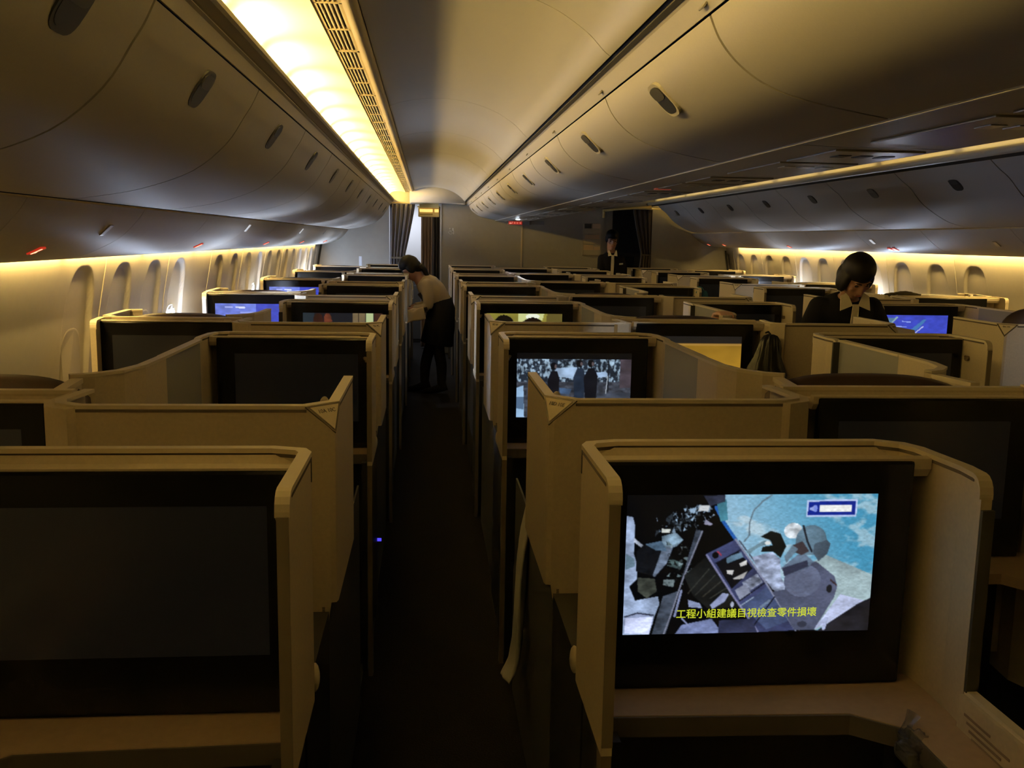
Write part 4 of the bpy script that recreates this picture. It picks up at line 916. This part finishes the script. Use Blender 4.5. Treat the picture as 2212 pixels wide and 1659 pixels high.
# literature rack with leaflets
rk = thing('literature_rack', 'tan wall rack of leaflets on the bulkhead beside the right doorway', 'rack', (2.23, YB - .03, 1.36))
bm = bmesh.new(); box(bm, -.125, .125, .02, .03, 0, .43, .004); build('back_plate', bm, mat('rack_plate', (.46, .41, .33), .5), rk)
for k, z in enumerate((.0, .15, .29)):
    bm = bmesh.new(); box(bm, -.125, .125, -.012, -.006, z, z + .075, .002); box(bm, -.125, -.118, -.012, .02, z, z + .075); box(bm, .118, .125, -.012, .02, z, z + .075); box(bm, -.125, .125, -.012, .02, z, z + .006); build('pocket', bm, mat('rack_pocket', (.44, .39, .30), .5), rk)
for lab, x0, x1, z0, z1, c in (('dark blue-black leaflet in the rack, top left', -.105, -.01, .30, .425, (.02, .022, .03)), ('tan leaflet in the rack, top right', .005, .11, .30, .43, (.62, .48, .34)), ('wide tan brochure in the middle rack pocket', -.10, .10, .156, .28, (.58, .42, .28)), ('pale brochure with a dark oval in the lowest rack pocket', -.115, .02, .006, .14, (.60, .55, .47)), ('olive leaflet at the right of the lowest rack pocket', .03, .115, .006, .12, (.25, .20, .11))):
    o = thing('leaflet', lab, 'leaflet', (2.23, YB - .034, 1.36), 'leaflets in the bulkhead rack'); bm = bmesh.new(); box(bm, x0, x1, .006, .012, z0, z1, .001); build('cover', bm, mat('leaf' + lab[-12:], c, .5), o)
    bm = bmesh.new(); box(bm, x0 + .012, x1 - .02, .004, .007, z0 + .03, z0 + .065, .001); build('printed_panel', bm, mat('leafp' + lab[-12:], tuple(.35 * v for v in c), .5), o)
# red lit row sign under the front end of the centre bins
e = thing('exit_sign', 'red lit sign with an arrow under the front end of the centre bins', 'sign', (1.12, YB - .30, 1.775))
bm = bmesh.new(); box(bm, -.02, .42, .03, .14, -.022, .03, .006); box(bm, -.07, .22, -.004, .03, -.026, .026, .004); build('housing', bm, mat('sign_housing', (.22, .21, .20), .5), e)
bm = bmesh.new(); box(bm, -.06, .12, -.008, -.004, -.020, .020); f_ = build('face', bm, mat('sign_red', (.3, .03, .02), .4, emit=(1, .07, .04), strength=.35), e)
bm = bmesh.new(); tube(bm, [(-.048, -.009, -.004), (-.012, -.009, -.004), (-.012, -.009, .012)], .0035, 6); tube(bm, [(-.036, -.009, .006), (-.048, -.009, -.004), (-.036, -.009, -.014)], .003, 6); build('arrow', bm, mat('arrow_white', (.8, .5, .4), .4, emit=(1, .55, .42), strength=.8), e)
bm = bmesh.new()
for x in (.01, .045, .085): box(bm, x, x + .022, -.010, -.008, -.010, .010)
build('glyph_block', bm, mat('glyph_red', (.8, .3, .2), .4, emit=(1, .2, .13), strength=.5), e)
# ================================================================== LOOSE THINGS
# clear wrapped packet on the ledge below the spacewalk monitor
pk = thing('plastic_packet', 'crumpled clear plastic packet on the ledge below the spacewalk monitor', 'plastic packet', (.768, 1.335, .752))
bm = bmesh.new(); bmesh.ops.create_icosphere(bm, subdivisions=4, radius=1)
for v in bm.verts:
    n = v.co.normalized(); r = .72 + .14 * math.sin(6 * n.x + 4 * n.z) * math.sin(5 * n.y - 3 * n.x) + .07 * math.sin(15 * n.z + 9 * n.y) * math.sin(13 * n.x); r *= .8
    v.co = Vector((n.x * .045 * r, n.y * .055 * r, max(-.03, n.z * .042 * r) + .03))
build('wrap', bm, mat('clear_wrap', (.30, .30, .31), .2, trans=.6, alpha=.5), pk)
bm = bmesh.new(); tube(bm, [(-.012, .01, .04), (.0, .02, .056), (.010, .024, .07)], [.010, .007, .012], 7); build('twisted_end', bm, mat('clear_wrap', (.55, .55, .55)), pk)
bm = bmesh.new(); box(bm, -.022, .022, -.024, .024, .001, .026, .008); build('packed_item', bm, mat('dark_grey_item', (.05, .05, .055), .6), pk)
# printed lines beside it on the console wall
pl = thing('printed_placard', 'small placard of printed lines on the console wall beside the spacewalk monitor', 'placard', (.8507, 1.355, .784))
for k in range(4):
    bm = bmesh.new(); L = (.07, .12, .10, .13)[k]; box(bm, -.0045, -.0035, -.02 - L, -.02 - .008 * k, .045 - .010 * k, .049 - .010 * k); build('text_line', bm, mat('faint_print', (.24, .18, .13), .6), pl)
# white blanket hanging into the aisle
bl = bmesh.new(); rows = []
path = [(.50, .88), (.40, .885), (.335, .865), (.312, .80), (.290, .70), (.276, .58), (.268, .47), (.262, .38), (.250, .31), (.232, .275)]
for i, (x, z) in enumerate(smooth_prof(path, 3)):
    wd = .13 if i < 14 else .13 - (i - 14) * .005; row = []
    for j in range(13):
        t = j / 12; row.append(bl.verts.new((x + .010 * math.sin(t * 9 + i * .3), 2.62 + t * wd + .01 * math.sin(i * .6), z + .008 * math.sin(t * 7 + i * .2))))
    rows.append(row)
for a, b in zip(rows, rows[1:]):
    for j in range(12): bl.faces.new((a[j], a[j + 1], b[j + 1], b[j]))
o = tag(build('blanket', bl, WHITE, None, True), 'white blanket corner slipping off a dark seat into the left aisle', 'blanket'); md = o.modifiers.new('s', 'SOLIDIFY'); md.thickness = .008
# dark glossy jacket hanging from the coat hook beside the amber monitor
def draped(name, label, cat, loc, prof, mt, seed, grp=None, fold=9, depth=.045):
    o = thing(name, label, cat, loc, grp); bm = bmesh.new(); rows = []; N = 44; r = np.random.RandomState(seed)
    for z, hw_, sh in prof:
        row = []
        for k in range(N):
            t = 2 * math.pi * k / N; f = 1 + .16 * math.sin(fold * t + 2.2 * z * 10) + .08 * math.sin(17 * t + seed)
            row.append(bm.verts.new((sh + hw_ * math.cos(t) * f, depth * (hw_ / prof[-1][1]) ** .5 * math.sin(t) * f, z)))
        rows.append(row)
    for a, b in zip(rows, rows[1:]):
        for k in range(N): bm.faces.new((a[k], a[(k + 1) % N], b[(k + 1) % N], b[k]))
    bm.faces.new(rows[0]); bm.faces.new(rows[-1]); c = build('drape', bm, mt, o, True)
    return o
JK = mat('glossy_black_nylon', (.005, .005, .006), .3, spec=.35, bump=.6, nscale=60)
jz = [(0, .012, 0), (-.006, .026, .0), (-.03, .040, -.002), (-.06, .048, -.004), (-.10, .056, -.008), (-.14, .070, -.014), (-.18, .085, -.016), (-.24, .10, -.018), (-.45, .11, -.02)]
j = draped('jacket', 'dark glossy jacket hanging from a coat hook right of the amber monitor', 'jacket', (1.508, 4.06, 1.165), jz, JK, 3)
bm = bmesh.new(); tube(bm, [(.004, .07, .0), (.002, .035, .008), (0, .0, .0)], .004, 6); build('hanging_loop', bm, BLACKF, j)
# teal bag and white bundle in the right aisle seat beyond
tb = draped('bag', 'teal patterned bag hung over a shell rim in the right aisle far down the cabin', 'bag', (2.172, 7.36, 1.185), [(0, .010, .004), (-.02, .022, .003), (-.06, .034, 0), (-.12, .036, -.001), (-.17, .03, 0)], mat('teal_nylon', (.04, .20, .28), .4), 5, depth=.05)
bm = bmesh.new(); tube(bm, [(-.018, -.045, -.05), (.010, -.052, -.085), (-.018, -.048, -.12), (-.018, -.045, -.05)], .006, 6); build('white_emblem', bm, WHITE, tb)
bm = bmesh.new(); tube(bm, [(.004, 0, -.01), (-.015, 0, .02), (-.036, 0, .030), (-.05, 0, .026), (-.062, 0, -.02)], .005, 6); build('strap', bm, mat('teal_nylon', (.04, .20, .28)), tb)
# white headset clip lying on a rim, and small white knob things on the shells' tops
for lab, x, y, rot in (('white earphone case left on the rim of a right window shell', 3.87, 6.50, .6), ('small white packet on a far right window shell rim', 3.80, 8.50, -.5)):
    o = thing('earphone_case', lab, 'case', (x, y, 1.211)); bm = bmesh.new(); box(bm, -.022, .022, -.010, .010, 0, .016, .006); q = build('case', bm, WHITE, o); o.rotation_euler = (0, -.0, rot)
    bm = bmesh.new(); box(bm, -.02, .02, -.0105, .0105, .010, .011); build('lid_seam', bm, GAP, o)
ct = bmesh.new(); rows = []
for i in range(9):
    for_ = []
    for k in range(9):
        u, v = i / 8 - .5, k / 8 - .5; for_.append(ct.verts.new((u * .24, v * .10, .02 * (1 - 4 * u * u) * (1 - 3 * v * v) + .008 * math.sin(9 * u + 5 * v))))
    rows.append(for_)
for a, b in zip(rows, rows[1:]):
    for k in range(8): ct.faces.new((a[k], a[k + 1], b[k + 1], b[k]))
o = tag(build('folded_garment', ct, mat('olive_dark_cloth', (.06, .05, .025), .9), None, True), 'dark olive folded garment on the right window shell behind the head-bowed attendant', 'garment'); o.location = (3.42, 6.62, 1.214); md = o.modifiers.new('s', 'SOLIDIFY'); md.thickness = .012
# ================================================================== PEOPLE
def V3(*a): return Vector(a)
def seg_loft(bm, pts, rad, n=14):
    """limb: tapered chain of round sections; rad entries r or (ra, rb, side vector)"""
    P = [Vector(p) for p in pts]; rings = []
    for i, p in enumerate(P):
        d = (P[min(i + 1, len(P) - 1)] - P[max(0, i - 1)]).normalized(); ref = Vector((1, 0, 0)) if abs(d.x) < .8 else Vector((0, 1, 0))
        a = (ref - d * ref.dot(d)).normalized(); b = d.cross(a); r = rad[i]; ra, rb = r if isinstance(r, tuple) else (r, r); rings.append((p, a * ra, b * rb))
    loft(bm, rings, n)
def bez(pts, n=4): return [Vector(q) for q in smooth_prof([tuple(p) for p in pts], n)]
def interp(vals, n=4):
    out = []
    for a, b in zip(vals, vals[1:]):
        for k in range(n):
            t = k / n
            out.append(tuple(x + (y - x) * t for x, y in zip(a, b)) if isinstance(a, tuple) else a + (b - a) * t)
    out.append(vals[-1]); return out
def head_mesh(bm, c, R, s=1.0):
    """skull, jaw, nose, brow, lips, ears; face looks along local -y"""
    def E(p, r): ell(bm, Vector(c) + R @ (Vector(p) * s), (r[0] * s, r[1] * s, r[2] * s), 18, 12, R)
    E((0, .012, .035), (.071, .088, .085)); E((0, -.022, -.025), (.058, .066, .085)); E((0, -.052, -.083), (.026, .026, .022)); E((0, -.035, -.05), (.048, .045, .045))
    E((0, -.088, .005), (.011, .014, .028)); E((0, -.098, -.016), (.015, .014, .011)); E((.011, -.092, -.02), (.008, .009, .007)); E((-.011, -.092, -.02), (.008, .009, .007))
    E((.028, -.070, .034), (.022, .014, .009)); E((-.028, -.070, .034), (.022, .014, .009)); E((.040, -.062, -.010), (.018, .016, .016)); E((-.040, -.062, -.010), (.018, .016, .016))
    E((0, -.080, -.043), (.021, .012, .006)); E((0, -.078, -.053), (.018, .012, .007))
    for q in (1, -1): E((.072 * q, .012, .0), (.008, .018, .030))
def hand(bm, wrist, dirn, palm_n, side, curl=.5, s=1.0):
    """palm, five unequal bent fingers, thumb from the side of the palm near its base"""
    w_ = Vector(wrist); d = Vector(dirn).normalized(); n_ = Vector(palm_n); n_ = (n_ - d * n_.dot(d)).normalized(); a = d.cross(n_) * side
    rings = [(w_, a * .020 * s, n_ * .015 * s), (w_ + d * .03 * s, a * .034 * s, n_ * .015 * s), (w_ + d * .075 * s, a * .040 * s, n_ * .013 * s), (w_ + d * .092 * s, a * .036 * s, n_ * .010 * s)]
    loft(bm, rings, 14)
    for k, (off, L) in enumerate(((.029, .068), (.010, .078), (-.010, .073), (-.028, .056))):
        p = w_ + d * .082 * s + a * off * s; pts = [p]; ang = 0
        for j, f in enumerate((.45, .30, .25)):
            ang += curl * (.5 + .35 * j); pts.append(pts[-1] + (d * math.cos(ang) + n_ * math.sin(ang) + a * off * 1.2) * L * f * s)
        tube(bm, pts, [.0088 * s, .0084 * s, .0076 * s, .006 * s], 8)
    p = w_ + d * .022 * s + a * .030 * s; q = p + (d * .6 + a * .75 + n_ * .25) * .036 * s; r = q + (d * .85 + a * .25 + n_ * .45) * .030 * s; tube(bm, [p, q, r, r + (d * .9 + n_ * .5) * .022 * s], [.012 * s, .0105 * s, .009 * s, .007 * s], 8)
def person(name_label, J, hair, outfit, loc=(0, 0, 0), vox=.0085, group='cabin crew', skin=None):
    """J: joints in metres (pelvis, waist, chest, shoulder line, neck base, head centre, head rotation, arms, legs)"""
    o = thing('person', name_label, 'person', loc, group)
    R = J['R']; hc = Vector(J['head']); nb = Vector(J['neck']); X = J['side']      # side: unit vector to figure's left in world
    bm = bmesh.new(); head_mesh(bm, hc, R)
    up_ = (hc - nb); seg_loft(bm, [nb - up_.normalized() * .05, nb, hc + R @ Vector((0, .018, -.075)), hc + R @ Vector((0, .018, -.02))], [.060, .052, .047, .05])
    tor = [Vector(p) for p in J['torso']]; tr = J['trad']; rings = []
    for i, p in enumerate(tor):
        d = (tor[min(i + 1, len(tor) - 1)] - tor[max(0, i - 1)]).normalized(); a = (X - d * X.dot(d)).normalized(); b = d.cross(a); rings.append((p, a * tr[i][0], b * tr[i][1]))
    loft(bm, rings, 20, e=2.3)
    for arm in J['arms']: seg_loft(bm, bez(arm['p']), interp([.048, .042, .038, .034, .024][:len(arm['p'])])); hand(bm, arm['p'][-1], arm['hd'], arm['pn'], arm['s'], arm.get('curl', .5), .95)
    for leg in J['legs']:
        seg_loft(bm, bez(leg), interp([.085, .070, .052, .048, .034][:len(leg)])); f = Vector(leg[-1]); fd = Vector(J['foot']); seg_loft(bm, [f + Vector((0, 0, -.0)) - fd * .05, f + fd * .03 + Vector((0, 0, -.025)), f + fd * .11 + Vector((0, 0, -.045)), f + fd * .17 + Vector((0, 0, -.055))], [.036, .036, (.036, .024), (.024, .014)])
    link('body', fuse(bm, vox, 5 if vox > .007 else 3), skin or SKIN, o)
    # face details
    for q in (1, -1):
        bm = bmesh.new(); ell(bm, hc + R @ Vector((.030 * q, -.0745, .018)), (.012, .006, .0055), 12, 8, R); build('eye', bm, EYE, o, True)
        bm = bmesh.new(); tube(bm, [hc + R @ Vector((q * x, y, z)) for x, y, z in ((.014, -.087, .041), (.030, -.083, .046), (.046, -.070, .042))], [.003, .0035, .002], 6); build('eyebrow', bm, HAIR, o)
    bm = bmesh.new(); ell(bm, hc + R @ Vector((0, -.0885, -.048)), (.019, .005, .0065), 14, 8, R); build('lips', bm, LIP, o, True)
    # hair
    bm = bmesh.new(); E = lambda p, r: ell(bm, hc + R @ Vector(p), r, 22, 14, R)
    E((0, .026, .044), (.080, .092, .088)); E((0, .008, .074 if hair == 'bob' else .082), (.081, .094, .078 if hair == 'bob' else .07))
    if hair == 'bob':
        E((.0, .048, -.015), (.086, .070, .085))
        for q in (1, -1):
            E((.068 * q, .012, -.020), (.026, .048, .078)); E((.070 * q, -.022, -.012), (.020, .026, .066))
    elif hair == 'tail':
        E((0, .052, .0), (.078, .062, .082))
        for q in (1, -1): E((.064 * q, .004, .012), (.018, .042, .055))
        tube(bm, [hc + R @ Vector(p) for p in ((.04, .09, -.03), (.05, .09, -.10), (.05, .06, -.18), (.05, .03, -.25))], [.034, .028, .02, .008], 10)
    else:
        E((0, .05, .01), (.076, .058, .078)); E((0, .10, .02), (.040, .034, .040))
        for q in (1, -1): E((.064 * q, .010, .022), (.018, .042, .048))
    link('hair', fuse(bm, .007, 4), HAIR, o)
    # clothes
    def loft_along(pts, rad, e=2.3):
        P = [Vector(p) for p in pts]; rg = []
        for i, p in enumerate(P):
            d = (P[min(i + 1, len(P) - 1)] - P[max(0, i - 1)]).normalized(); a = (X - d * X.dot(d)).normalized(); b = d.cross(a); rg.append((p, a * rad[i][0], b * rad[i][1]))
        return rg
    bm = bmesh.new(); g = .016; loft(bm, loft_along(tor, [(a + g, b + g) for a, b in tr]), 22, e=2.3)
    for arm in J['arms']:
        P = bez(arm['p']); r = interp([.062, .056, .050, .044, .038][:len(arm['p'])]); k = max(3, int(len(P) * arm.get('sleeve', .94))); seg_loft(bm, P[:k], r[:k]); ell(bm, P[0], (.062, .062, .062), 14, 10)
    link('jacket', fuse(bm, vox, 6), outfit['top'], o)
    if outfit.get('cuff'):
        for arm in J['arms']:
            P = bez(arm['p']); bm = bmesh.new(); seg_loft(bm, P[-3:], [.044, .042, .036]); build('cuff', bm, SHIRT, o, True)
    if outfit.get('skirt'):
        bm = bmesh.new(); loft(bm, loft_along(J['skirt'], J['skrad'], 2.6), 24, e=2.2); build('skirt', bm, NAVY, o, True)
        for leg in J['legs']:
            bm = bmesh.new(); P = bez(leg); r = [q + .006 for q in interp([.085, .070, .052, .048, .034][:len(leg)])]; seg_loft(bm, P, r); build('stocking', bm, STOCK, o, True)
            bm = bmesh.new(); f = Vector(leg[-1]); fd = Vector(J['foot']); seg_loft(bm, [f - fd * .055, f + fd * .03 + Vector((0, 0, -.025)), f + fd * .11 + Vector((0, 0, -.045)), f + fd * .18 + Vector((0, 0, -.055))], [.042, .043, (.043, .031), (.028, .02)]); build('shoe', bm, BLACKF, o, True)
    # collar flaps and shirt front: frame at the neck
    F = J['front']; U = J['up']; nk = nb
    def flap(pts, mt, nm, t=.006):
        bm = bmesh.new(); a = [bm.verts.new(nk + X * p[0] - 0 * U + U * p[1] + F * p[2]) for p in pts]; b = [bm.verts.new(nk + X * p[0] + U * p[1] + F * (p[2] - t)) for p in pts]
        bm.faces.new(a); bm.faces.new(b[::-1])
        for i in range(len(pts)): bm.faces.new((a[i], a[(i + 1) % len(pts)], b[(i + 1) % len(pts)], b[i]))
        return build(nm, bm, mt, o)
    c = outfit.get('collar', 1.0)
    if c:
        for q in (1, -1):
            flap([(q * .014 * c, -.038, .106), (q * .046, .036, .070), (q * .070 * c, .016, .074), (q * .074 * c, -.058 * c, .114)], SHIRT, 'collar')
        if not outfit.get('apron'): flap([(-.017, -.03, .110), (.017, -.03, .110), (.020, -.13, .130), (.018, -.30, .142), (-.018, -.30, .142), (-.020, -.13, .130)], SHIRT, 'shirt_front')
    if outfit.get('badge'): flap([(.085, -.135, .134), (.135, -.130, .126), (.135, -.150, .128), (.085, -.155, .136)], mat('silver_badge', (.5, .55, .55), .3, metal=.3), 'name_badge')
    if outfit.get('apron'):
        bm = bmesh.new(); loft(bm, loft_along([t + F * .03 for t in tor[1:4]], [(a * .9, b + .004) for a, b in tr[1:4]]), 20); build('apron', bm, mat('dark_apron', (.025, .024, .028), .8), o, True)
    return o
RX = lambda a: Matrix.Rotation(a, 3, 'X'); RY = lambda a: Matrix.Rotation(a, 3, 'Y'); RZ = lambda a: Matrix.Rotation(a, 3, 'Z')
# --- attendant in the right aisle, facing the camera, head bowed over a suite
x, y = 2.330, 5.22
J = dict(side=V3(1, 0, 0), front=V3(.0, -1, 0), up=V3(0, -.28, .96), R=RZ(.10) @ RX(.80) @ RY(-.08), head=(x - .015, y - .225, 1.385), neck=(x, y - .115, 1.270), foot=(0, -1, 0),
    torso=[(x, y, .88), (x, y - .0, 1.0), (x, y - .035, 1.12), (x, y - .075, 1.20), (x, y - .095, 1.245), (x, y - .11, 1.275)], trad=[(.155, .11), (.125, .095), (.142, .10), (.162, .095), (.135, .08), (.055, .055)],
    arms=[dict(p=[(x + .150, y - .08, 1.215), (x + .205, y - .10, 1.10), (x + .205, y - .14, .99), (x + .16, y - .25, .97), (x + .10, y - .33, 1.0)], hd=(-.5, -.8, 0), pn=(0, 0, -1), s=1),
          dict(p=[(x - .150, y - .08, 1.215), (x - .205, y - .10, 1.10), (x - .20, y - .14, .99), (x - .14, y - .25, .97), (x - .06, y - .33, 1.0)], hd=(.5, -.8, 0), pn=(0, 0, -1), s=-1)],
    legs=[[(x + .08, y, .86), (x + .08, y, .68), (x + .075, y - .01, .47), (x + .075, y + .02, .28), (x + .075, y + .02, .075)], [(x - .08, y, .86), (x - .08, y, .68), (x - .075, y - .01, .47), (x - .075, y + .02, .28), (x - .075, y + .02, .075)]],
    skirt=[(x, y, 1.0), (x, y, .88), (x, y, .70), (x, y, .50)], skrad=[(.150, .118), (.185, .135), (.19, .14), (.18, .13)])
person('person with a black bob, head bowed, in a dark jacket with wide cream collar', J, 'bob', dict(top=NAVY, collar=1.15, skirt=1, badge=1))
# folder she holds: pale menu card resting against the rim
mc = bmesh.new(); box(mc, -.15, .15, -.004, .004, -.10, .10, .003)
o = tag(build('menu_card', mc, mat('tan_card', (.42, .33, .22), .6)), 'tan card held low by the head-bowed attendant in the right aisle', 'card'); o.location = (2.44, 4.84, 1.075); o.rotation_euler = (-.9, .16, -.2)
# --- attendant at the far right doorway
x, y = 2.335, 12.15
J = dict(side=V3(1, 0, 0), front=V3(0, -1, 0), up=V3(0, -.18, .98), R=RX(.22) @ RY(.05), head=(x - .02, y - .16, 1.555), neck=(x - .005, y - .085, 1.415), foot=(0, -1, 0),
    torso=[(x, y, .90), (x, y, 1.03), (x, y - .03, 1.18), (x, y - .05, 1.31), (x, y - .07, 1.375), (x, y - .08, 1.42)], trad=[(.15, .11), (.112, .095), (.122, .10), (.122, .09), (.10, .075), (.052, .052)],
    arms=[dict(p=[(x + .115, y - .06, 1.33), (x + .150, y - .06, 1.22), (x + .150, y - .10, 1.11), (x + .13, y - .22, 1.10), (x + .07, y - .31, 1.115)], hd=(-.6, -.7, .1), pn=(0, 0, -1), s=1, curl=.8, sleeve=.62),
          dict(p=[(x - .115, y - .06, 1.33), (x - .125, y - .08, 1.22), (x - .125, y - .12, 1.12), (x - .12, y - .22, 1.10), (x - .05, y - .31, 1.115)], hd=(.6, -.7, .1), pn=(0, 0, -1), s=-1, curl=.8)],
    legs=[[(x + .08, y, .88), (x + .08, y, .70), (x + .075, y - .01, .48), (x + .075, y + .02, .28), (x + .075, y + .02, .075)], [(x - .08, y, .88), (x - .08, y, .70), (x - .075, y - .01, .48), (x - .075, y + .02, .28), (x - .075, y + .02, .075)]],
    skirt=[(x, y, 1.02), (x, y, .90), (x, y, .72), (x, y, .50)], skrad=[(.150, .118), (.185, .135), (.19, .14), (.18, .13)])
person('person with hair pinned up, white collar and badge, standing by the far right doorway', J, 'up', dict(top=NAVY, collar=.8, skirt=1, badge=1, cuff=1))
sm = bmesh.new(); box(sm, -.03, .03, -.02, .02, -.03, .03, .012); o = tag(build('folded_napkin', sm, WHITE), 'small white napkin in the hands of the attendant at the far right doorway', 'napkin'); o.location = (2.375, 11.80, 1.135)
# --- attendant bending over the left seats with a tray
y = 9.62
J = dict(side=V3(0, -1, 0), front=V3(-.80, 0, -.60), up=V3(-.66, 0, .75), R=RZ(-math.pi / 2) @ RX(.78), head=(-.165, y, 1.245), neck=(-.085, y, 1.135), foot=(-1, 0, 0),
    torso=[(.135, y, .85), (.115, y, .93), (.06, y, 1.02), (.0, y, 1.085), (-.04, y, 1.115), (-.075, y, 1.14)], trad=[(.165, .115), (.135, .105), (.15, .11), (.160, .105), (.135, .085), (.06, .06)],
    arms=[dict(p=[(-.015, y - .15, 1.10), (-.0, y - .185, .99), (-.0, y - .185, .89), (-.09, y - .18, .865), (-.165, y - .14, .86)], hd=(-.95, .2, .1), pn=(0, 0, 1), s=1, curl=.5),
          dict(p=[(-.015, y + .15, 1.10), (-.0, y + .185, .99), (-.0, y + .185, .89), (-.09, y + .18, .865), (-.165, y + .14, .86)], hd=(-.95, -.2, .1), pn=(0, 0, 1), s=-1, curl=.5)],
    legs=[[(.14, y - .08, .84), (.13, y - .08, .68), (.11, y - .075, .47), (.14, y - .075, .28), (.14, y - .075, .075)], [(.14, y + .08, .84), (.10, y + .08, .68), (.03, y + .075, .47), (-.02, y + .075, .28), (-.03, y + .075, .075)]],
    skirt=[(.118, y, .945), (.135, y, .86), (.12, y, .68), (.09, y, .50)], skrad=[(.150, .122), (.185, .14), (.20, .155), (.20, .165)])
person('person in a beige blouse and dark skirt bending over the left seats with a tray', J, 'tail', dict(top=BLOUSE, collar=.55, skirt=1, apron=1))
tr = thing('serving_tray', 'dark tray under a cream cloth held by the bending attendant', 'tray', (-.155, y - .10, .855)); tr.rotation_euler = (0, -.22, 0)
bm = bmesh.new(); box(bm, -.13, .15, -.14, .14, -.035, -.018, .004); box(bm, -.13, .15, -.14, -.132, -.035, .0, .002); box(bm, .142, .15, -.14, .14, -.035, .0, .002); build('tray', bm, mat('dark_tray', (.03, .03, .032), .4), tr)
cl = thing('tray_cloth', 'cream cloth draped over the tray of the bending attendant', 'cloth', (-.15, y - .16, .86)); cl.rotation_euler = (0, -.22, 0)
bm = bmesh.new(); rows = []
for i, (yy_, zz_) in enumerate(smooth_prof([(.10, .002), (.02, .006), (-.06, .004), (-.088, -.01), (-.096, -.06), (-.10, -.115)], 3)):
    rows.append([bm.verts.new((-.10 + .21 * k / 10, yy_ + .006 * math.sin(k * 1.3 + i), zz_ + .004 * math.sin(k * .9 + i * .7))) for k in range(11)])
for a, b in zip(rows, rows[1:]):
    for k in range(10): bm.faces.new((a[k], a[k + 1], b[k + 1], b[k]))
q = build('fabric', bm, mat('cream_cloth', (.62, .50, .30), .85), cl, True); md = q.modifiers.new('s', 'SOLIDIFY'); md.thickness = .004
# --- passenger resting a hand on the divider in the middle column
x, y = 1.24, 4.78
J = dict(side=V3(-1, 0, 0), front=V3(0, 1, 0), up=V3(0, 0, 1), R=RZ(math.pi), head=(x, y + .02, 1.02), neck=(x, y - .02, .88), foot=(0, 1, 0),
    torso=[(x, y - .04, .58), (x, y - .05, .66), (x, y - .05, .75), (x, y - .04, .82), (x, y - .03, .86), (x, y - .02, .89)], trad=[(.16, .115), (.14, .11), (.155, .11), (.165, .10), (.13, .08), (.06, .06)],
    arms=[dict(p=[(x + .155, y - .03, .83), (x + .20, y - .03, .92), (x + .215, y - .04, 1.02), (x + .215, y - .06, 1.12), (x + .215, y - .10, 1.205)], hd=(.1, -.98, .12), pn=(.1, 0, -1), s=1, curl=.42, sleeve=.55),
          dict(p=[(x - .155, y - .03, .83), (x - .19, y - .0, .74), (x - .18, y + .05, .66), (x - .14, y + .14, .64), (x - .08, y + .22, .64)], hd=(.4, .9, 0), pn=(0, 0, -1), s=-1, curl=.5)],
    legs=[[(x + .09, y - .0, .60), (x + .09, y + .2, .60), (x + .09, y + .42, .56), (x + .09, y + .46, .30), (x + .09, y + .46, .08)], [(x - .09, y - .0, .60), (x - .09, y + .2, .60), (x - .09, y + .42, .56), (x - .09, y + .46, .30), (x - .09, y + .46, .08)]])
person('person seated low in the middle column, a hand resting on the divider', J, 'up', dict(top=BLACKF, collar=0), group='seated passengers', vox=.0055, skin=mat('lit_skin', (.62, .36, .25), .5))  # lamplight on the hand put into a brighter skin colour
# ================================================================== LIGHTS OF THE PLACE AND ADDED FILL SPOTS
def spot(name, loc, to, power, col, size=1.0, blend=.6, r=.02):
    l = bpy.data.lights.new(name, 'SPOT'); l.energy = power; l.color = col; l.spot_size = size; l.spot_blend = blend; l.shadow_soft_size = r
    o = bpy.data.objects.new(name, l); COL.objects.link(o); o.location = loc; o.rotation_euler = (Vector(to) - Vector(loc)).to_track_quat('-Z', 'Y').to_euler(); return o
COOL = (.80, .88, 1.0)
for i, (x, y, tx, p) in enumerate(((-1.06, 6.0, -.75, 1.0), (-1.06, 8.5, -.6, 1.3), (-1.06, 10.3, -.6, 1.0), (3.64, 7.72, 3.3, 1.2), (3.64, 10.0, 3.2, 1.0), (1.05, 8.3, .55, .8))):
    spot('reading_and_fill_light', (x, y, 1.60 if x < 3 and x < 0 else 1.62 if x > 3 else 1.79), (tx, y + .25, .9), READ * p, COOL, 1.0)
for (a, b, p, sz) in (((3.68, 3.55, 1.615), (2.95, 4.25, .95), .9, .75), ((3.68, 7.35, 1.615), (2.95, 8.1, 1.0), .9, .75), ((1.08, 3.45, 1.79), (.84, 4.12, 1.0), .35, .5), ((1.08, 6.55, 1.79), (.30, 6.3, 1.0), .55, .7), ((-1.07, 6.6, 1.62), (-.22, 6.2, .95), .55, .7), ((1.08, 8.2, 1.79), (.30, 8.0, 1.0), .5, .7), ((-1.07, 8.4, 1.62), (-.22, 8.0, .95), .5, .7), ((1.08, 11.6, 1.79), (1.2, 9.0, 1.2), .5, 1.2)):
    spot('reading_and_fill_light', a, b, READ * p, COOL, sz)  # added cool spots, each aimed to brighten a chosen shell face
def area(name, loc, to, sx, sy, power, col):
    l = bpy.data.lights.new(name, 'AREA'); l.shape = 'RECTANGLE'; l.size = sx; l.size_y = sy; l.energy = power; l.color = col
    o = bpy.data.objects.new(name, l); COL.objects.link(o); o.location = loc; o.rotation_euler = (Vector(to) - Vector(loc)).to_track_quat('-Z', 'Y').to_euler(); return o
area('galley_light', (-.3, 14.0, 2.2), (-.3, 13.6, 0), .5, .3, 30, (.85, .9, 1))
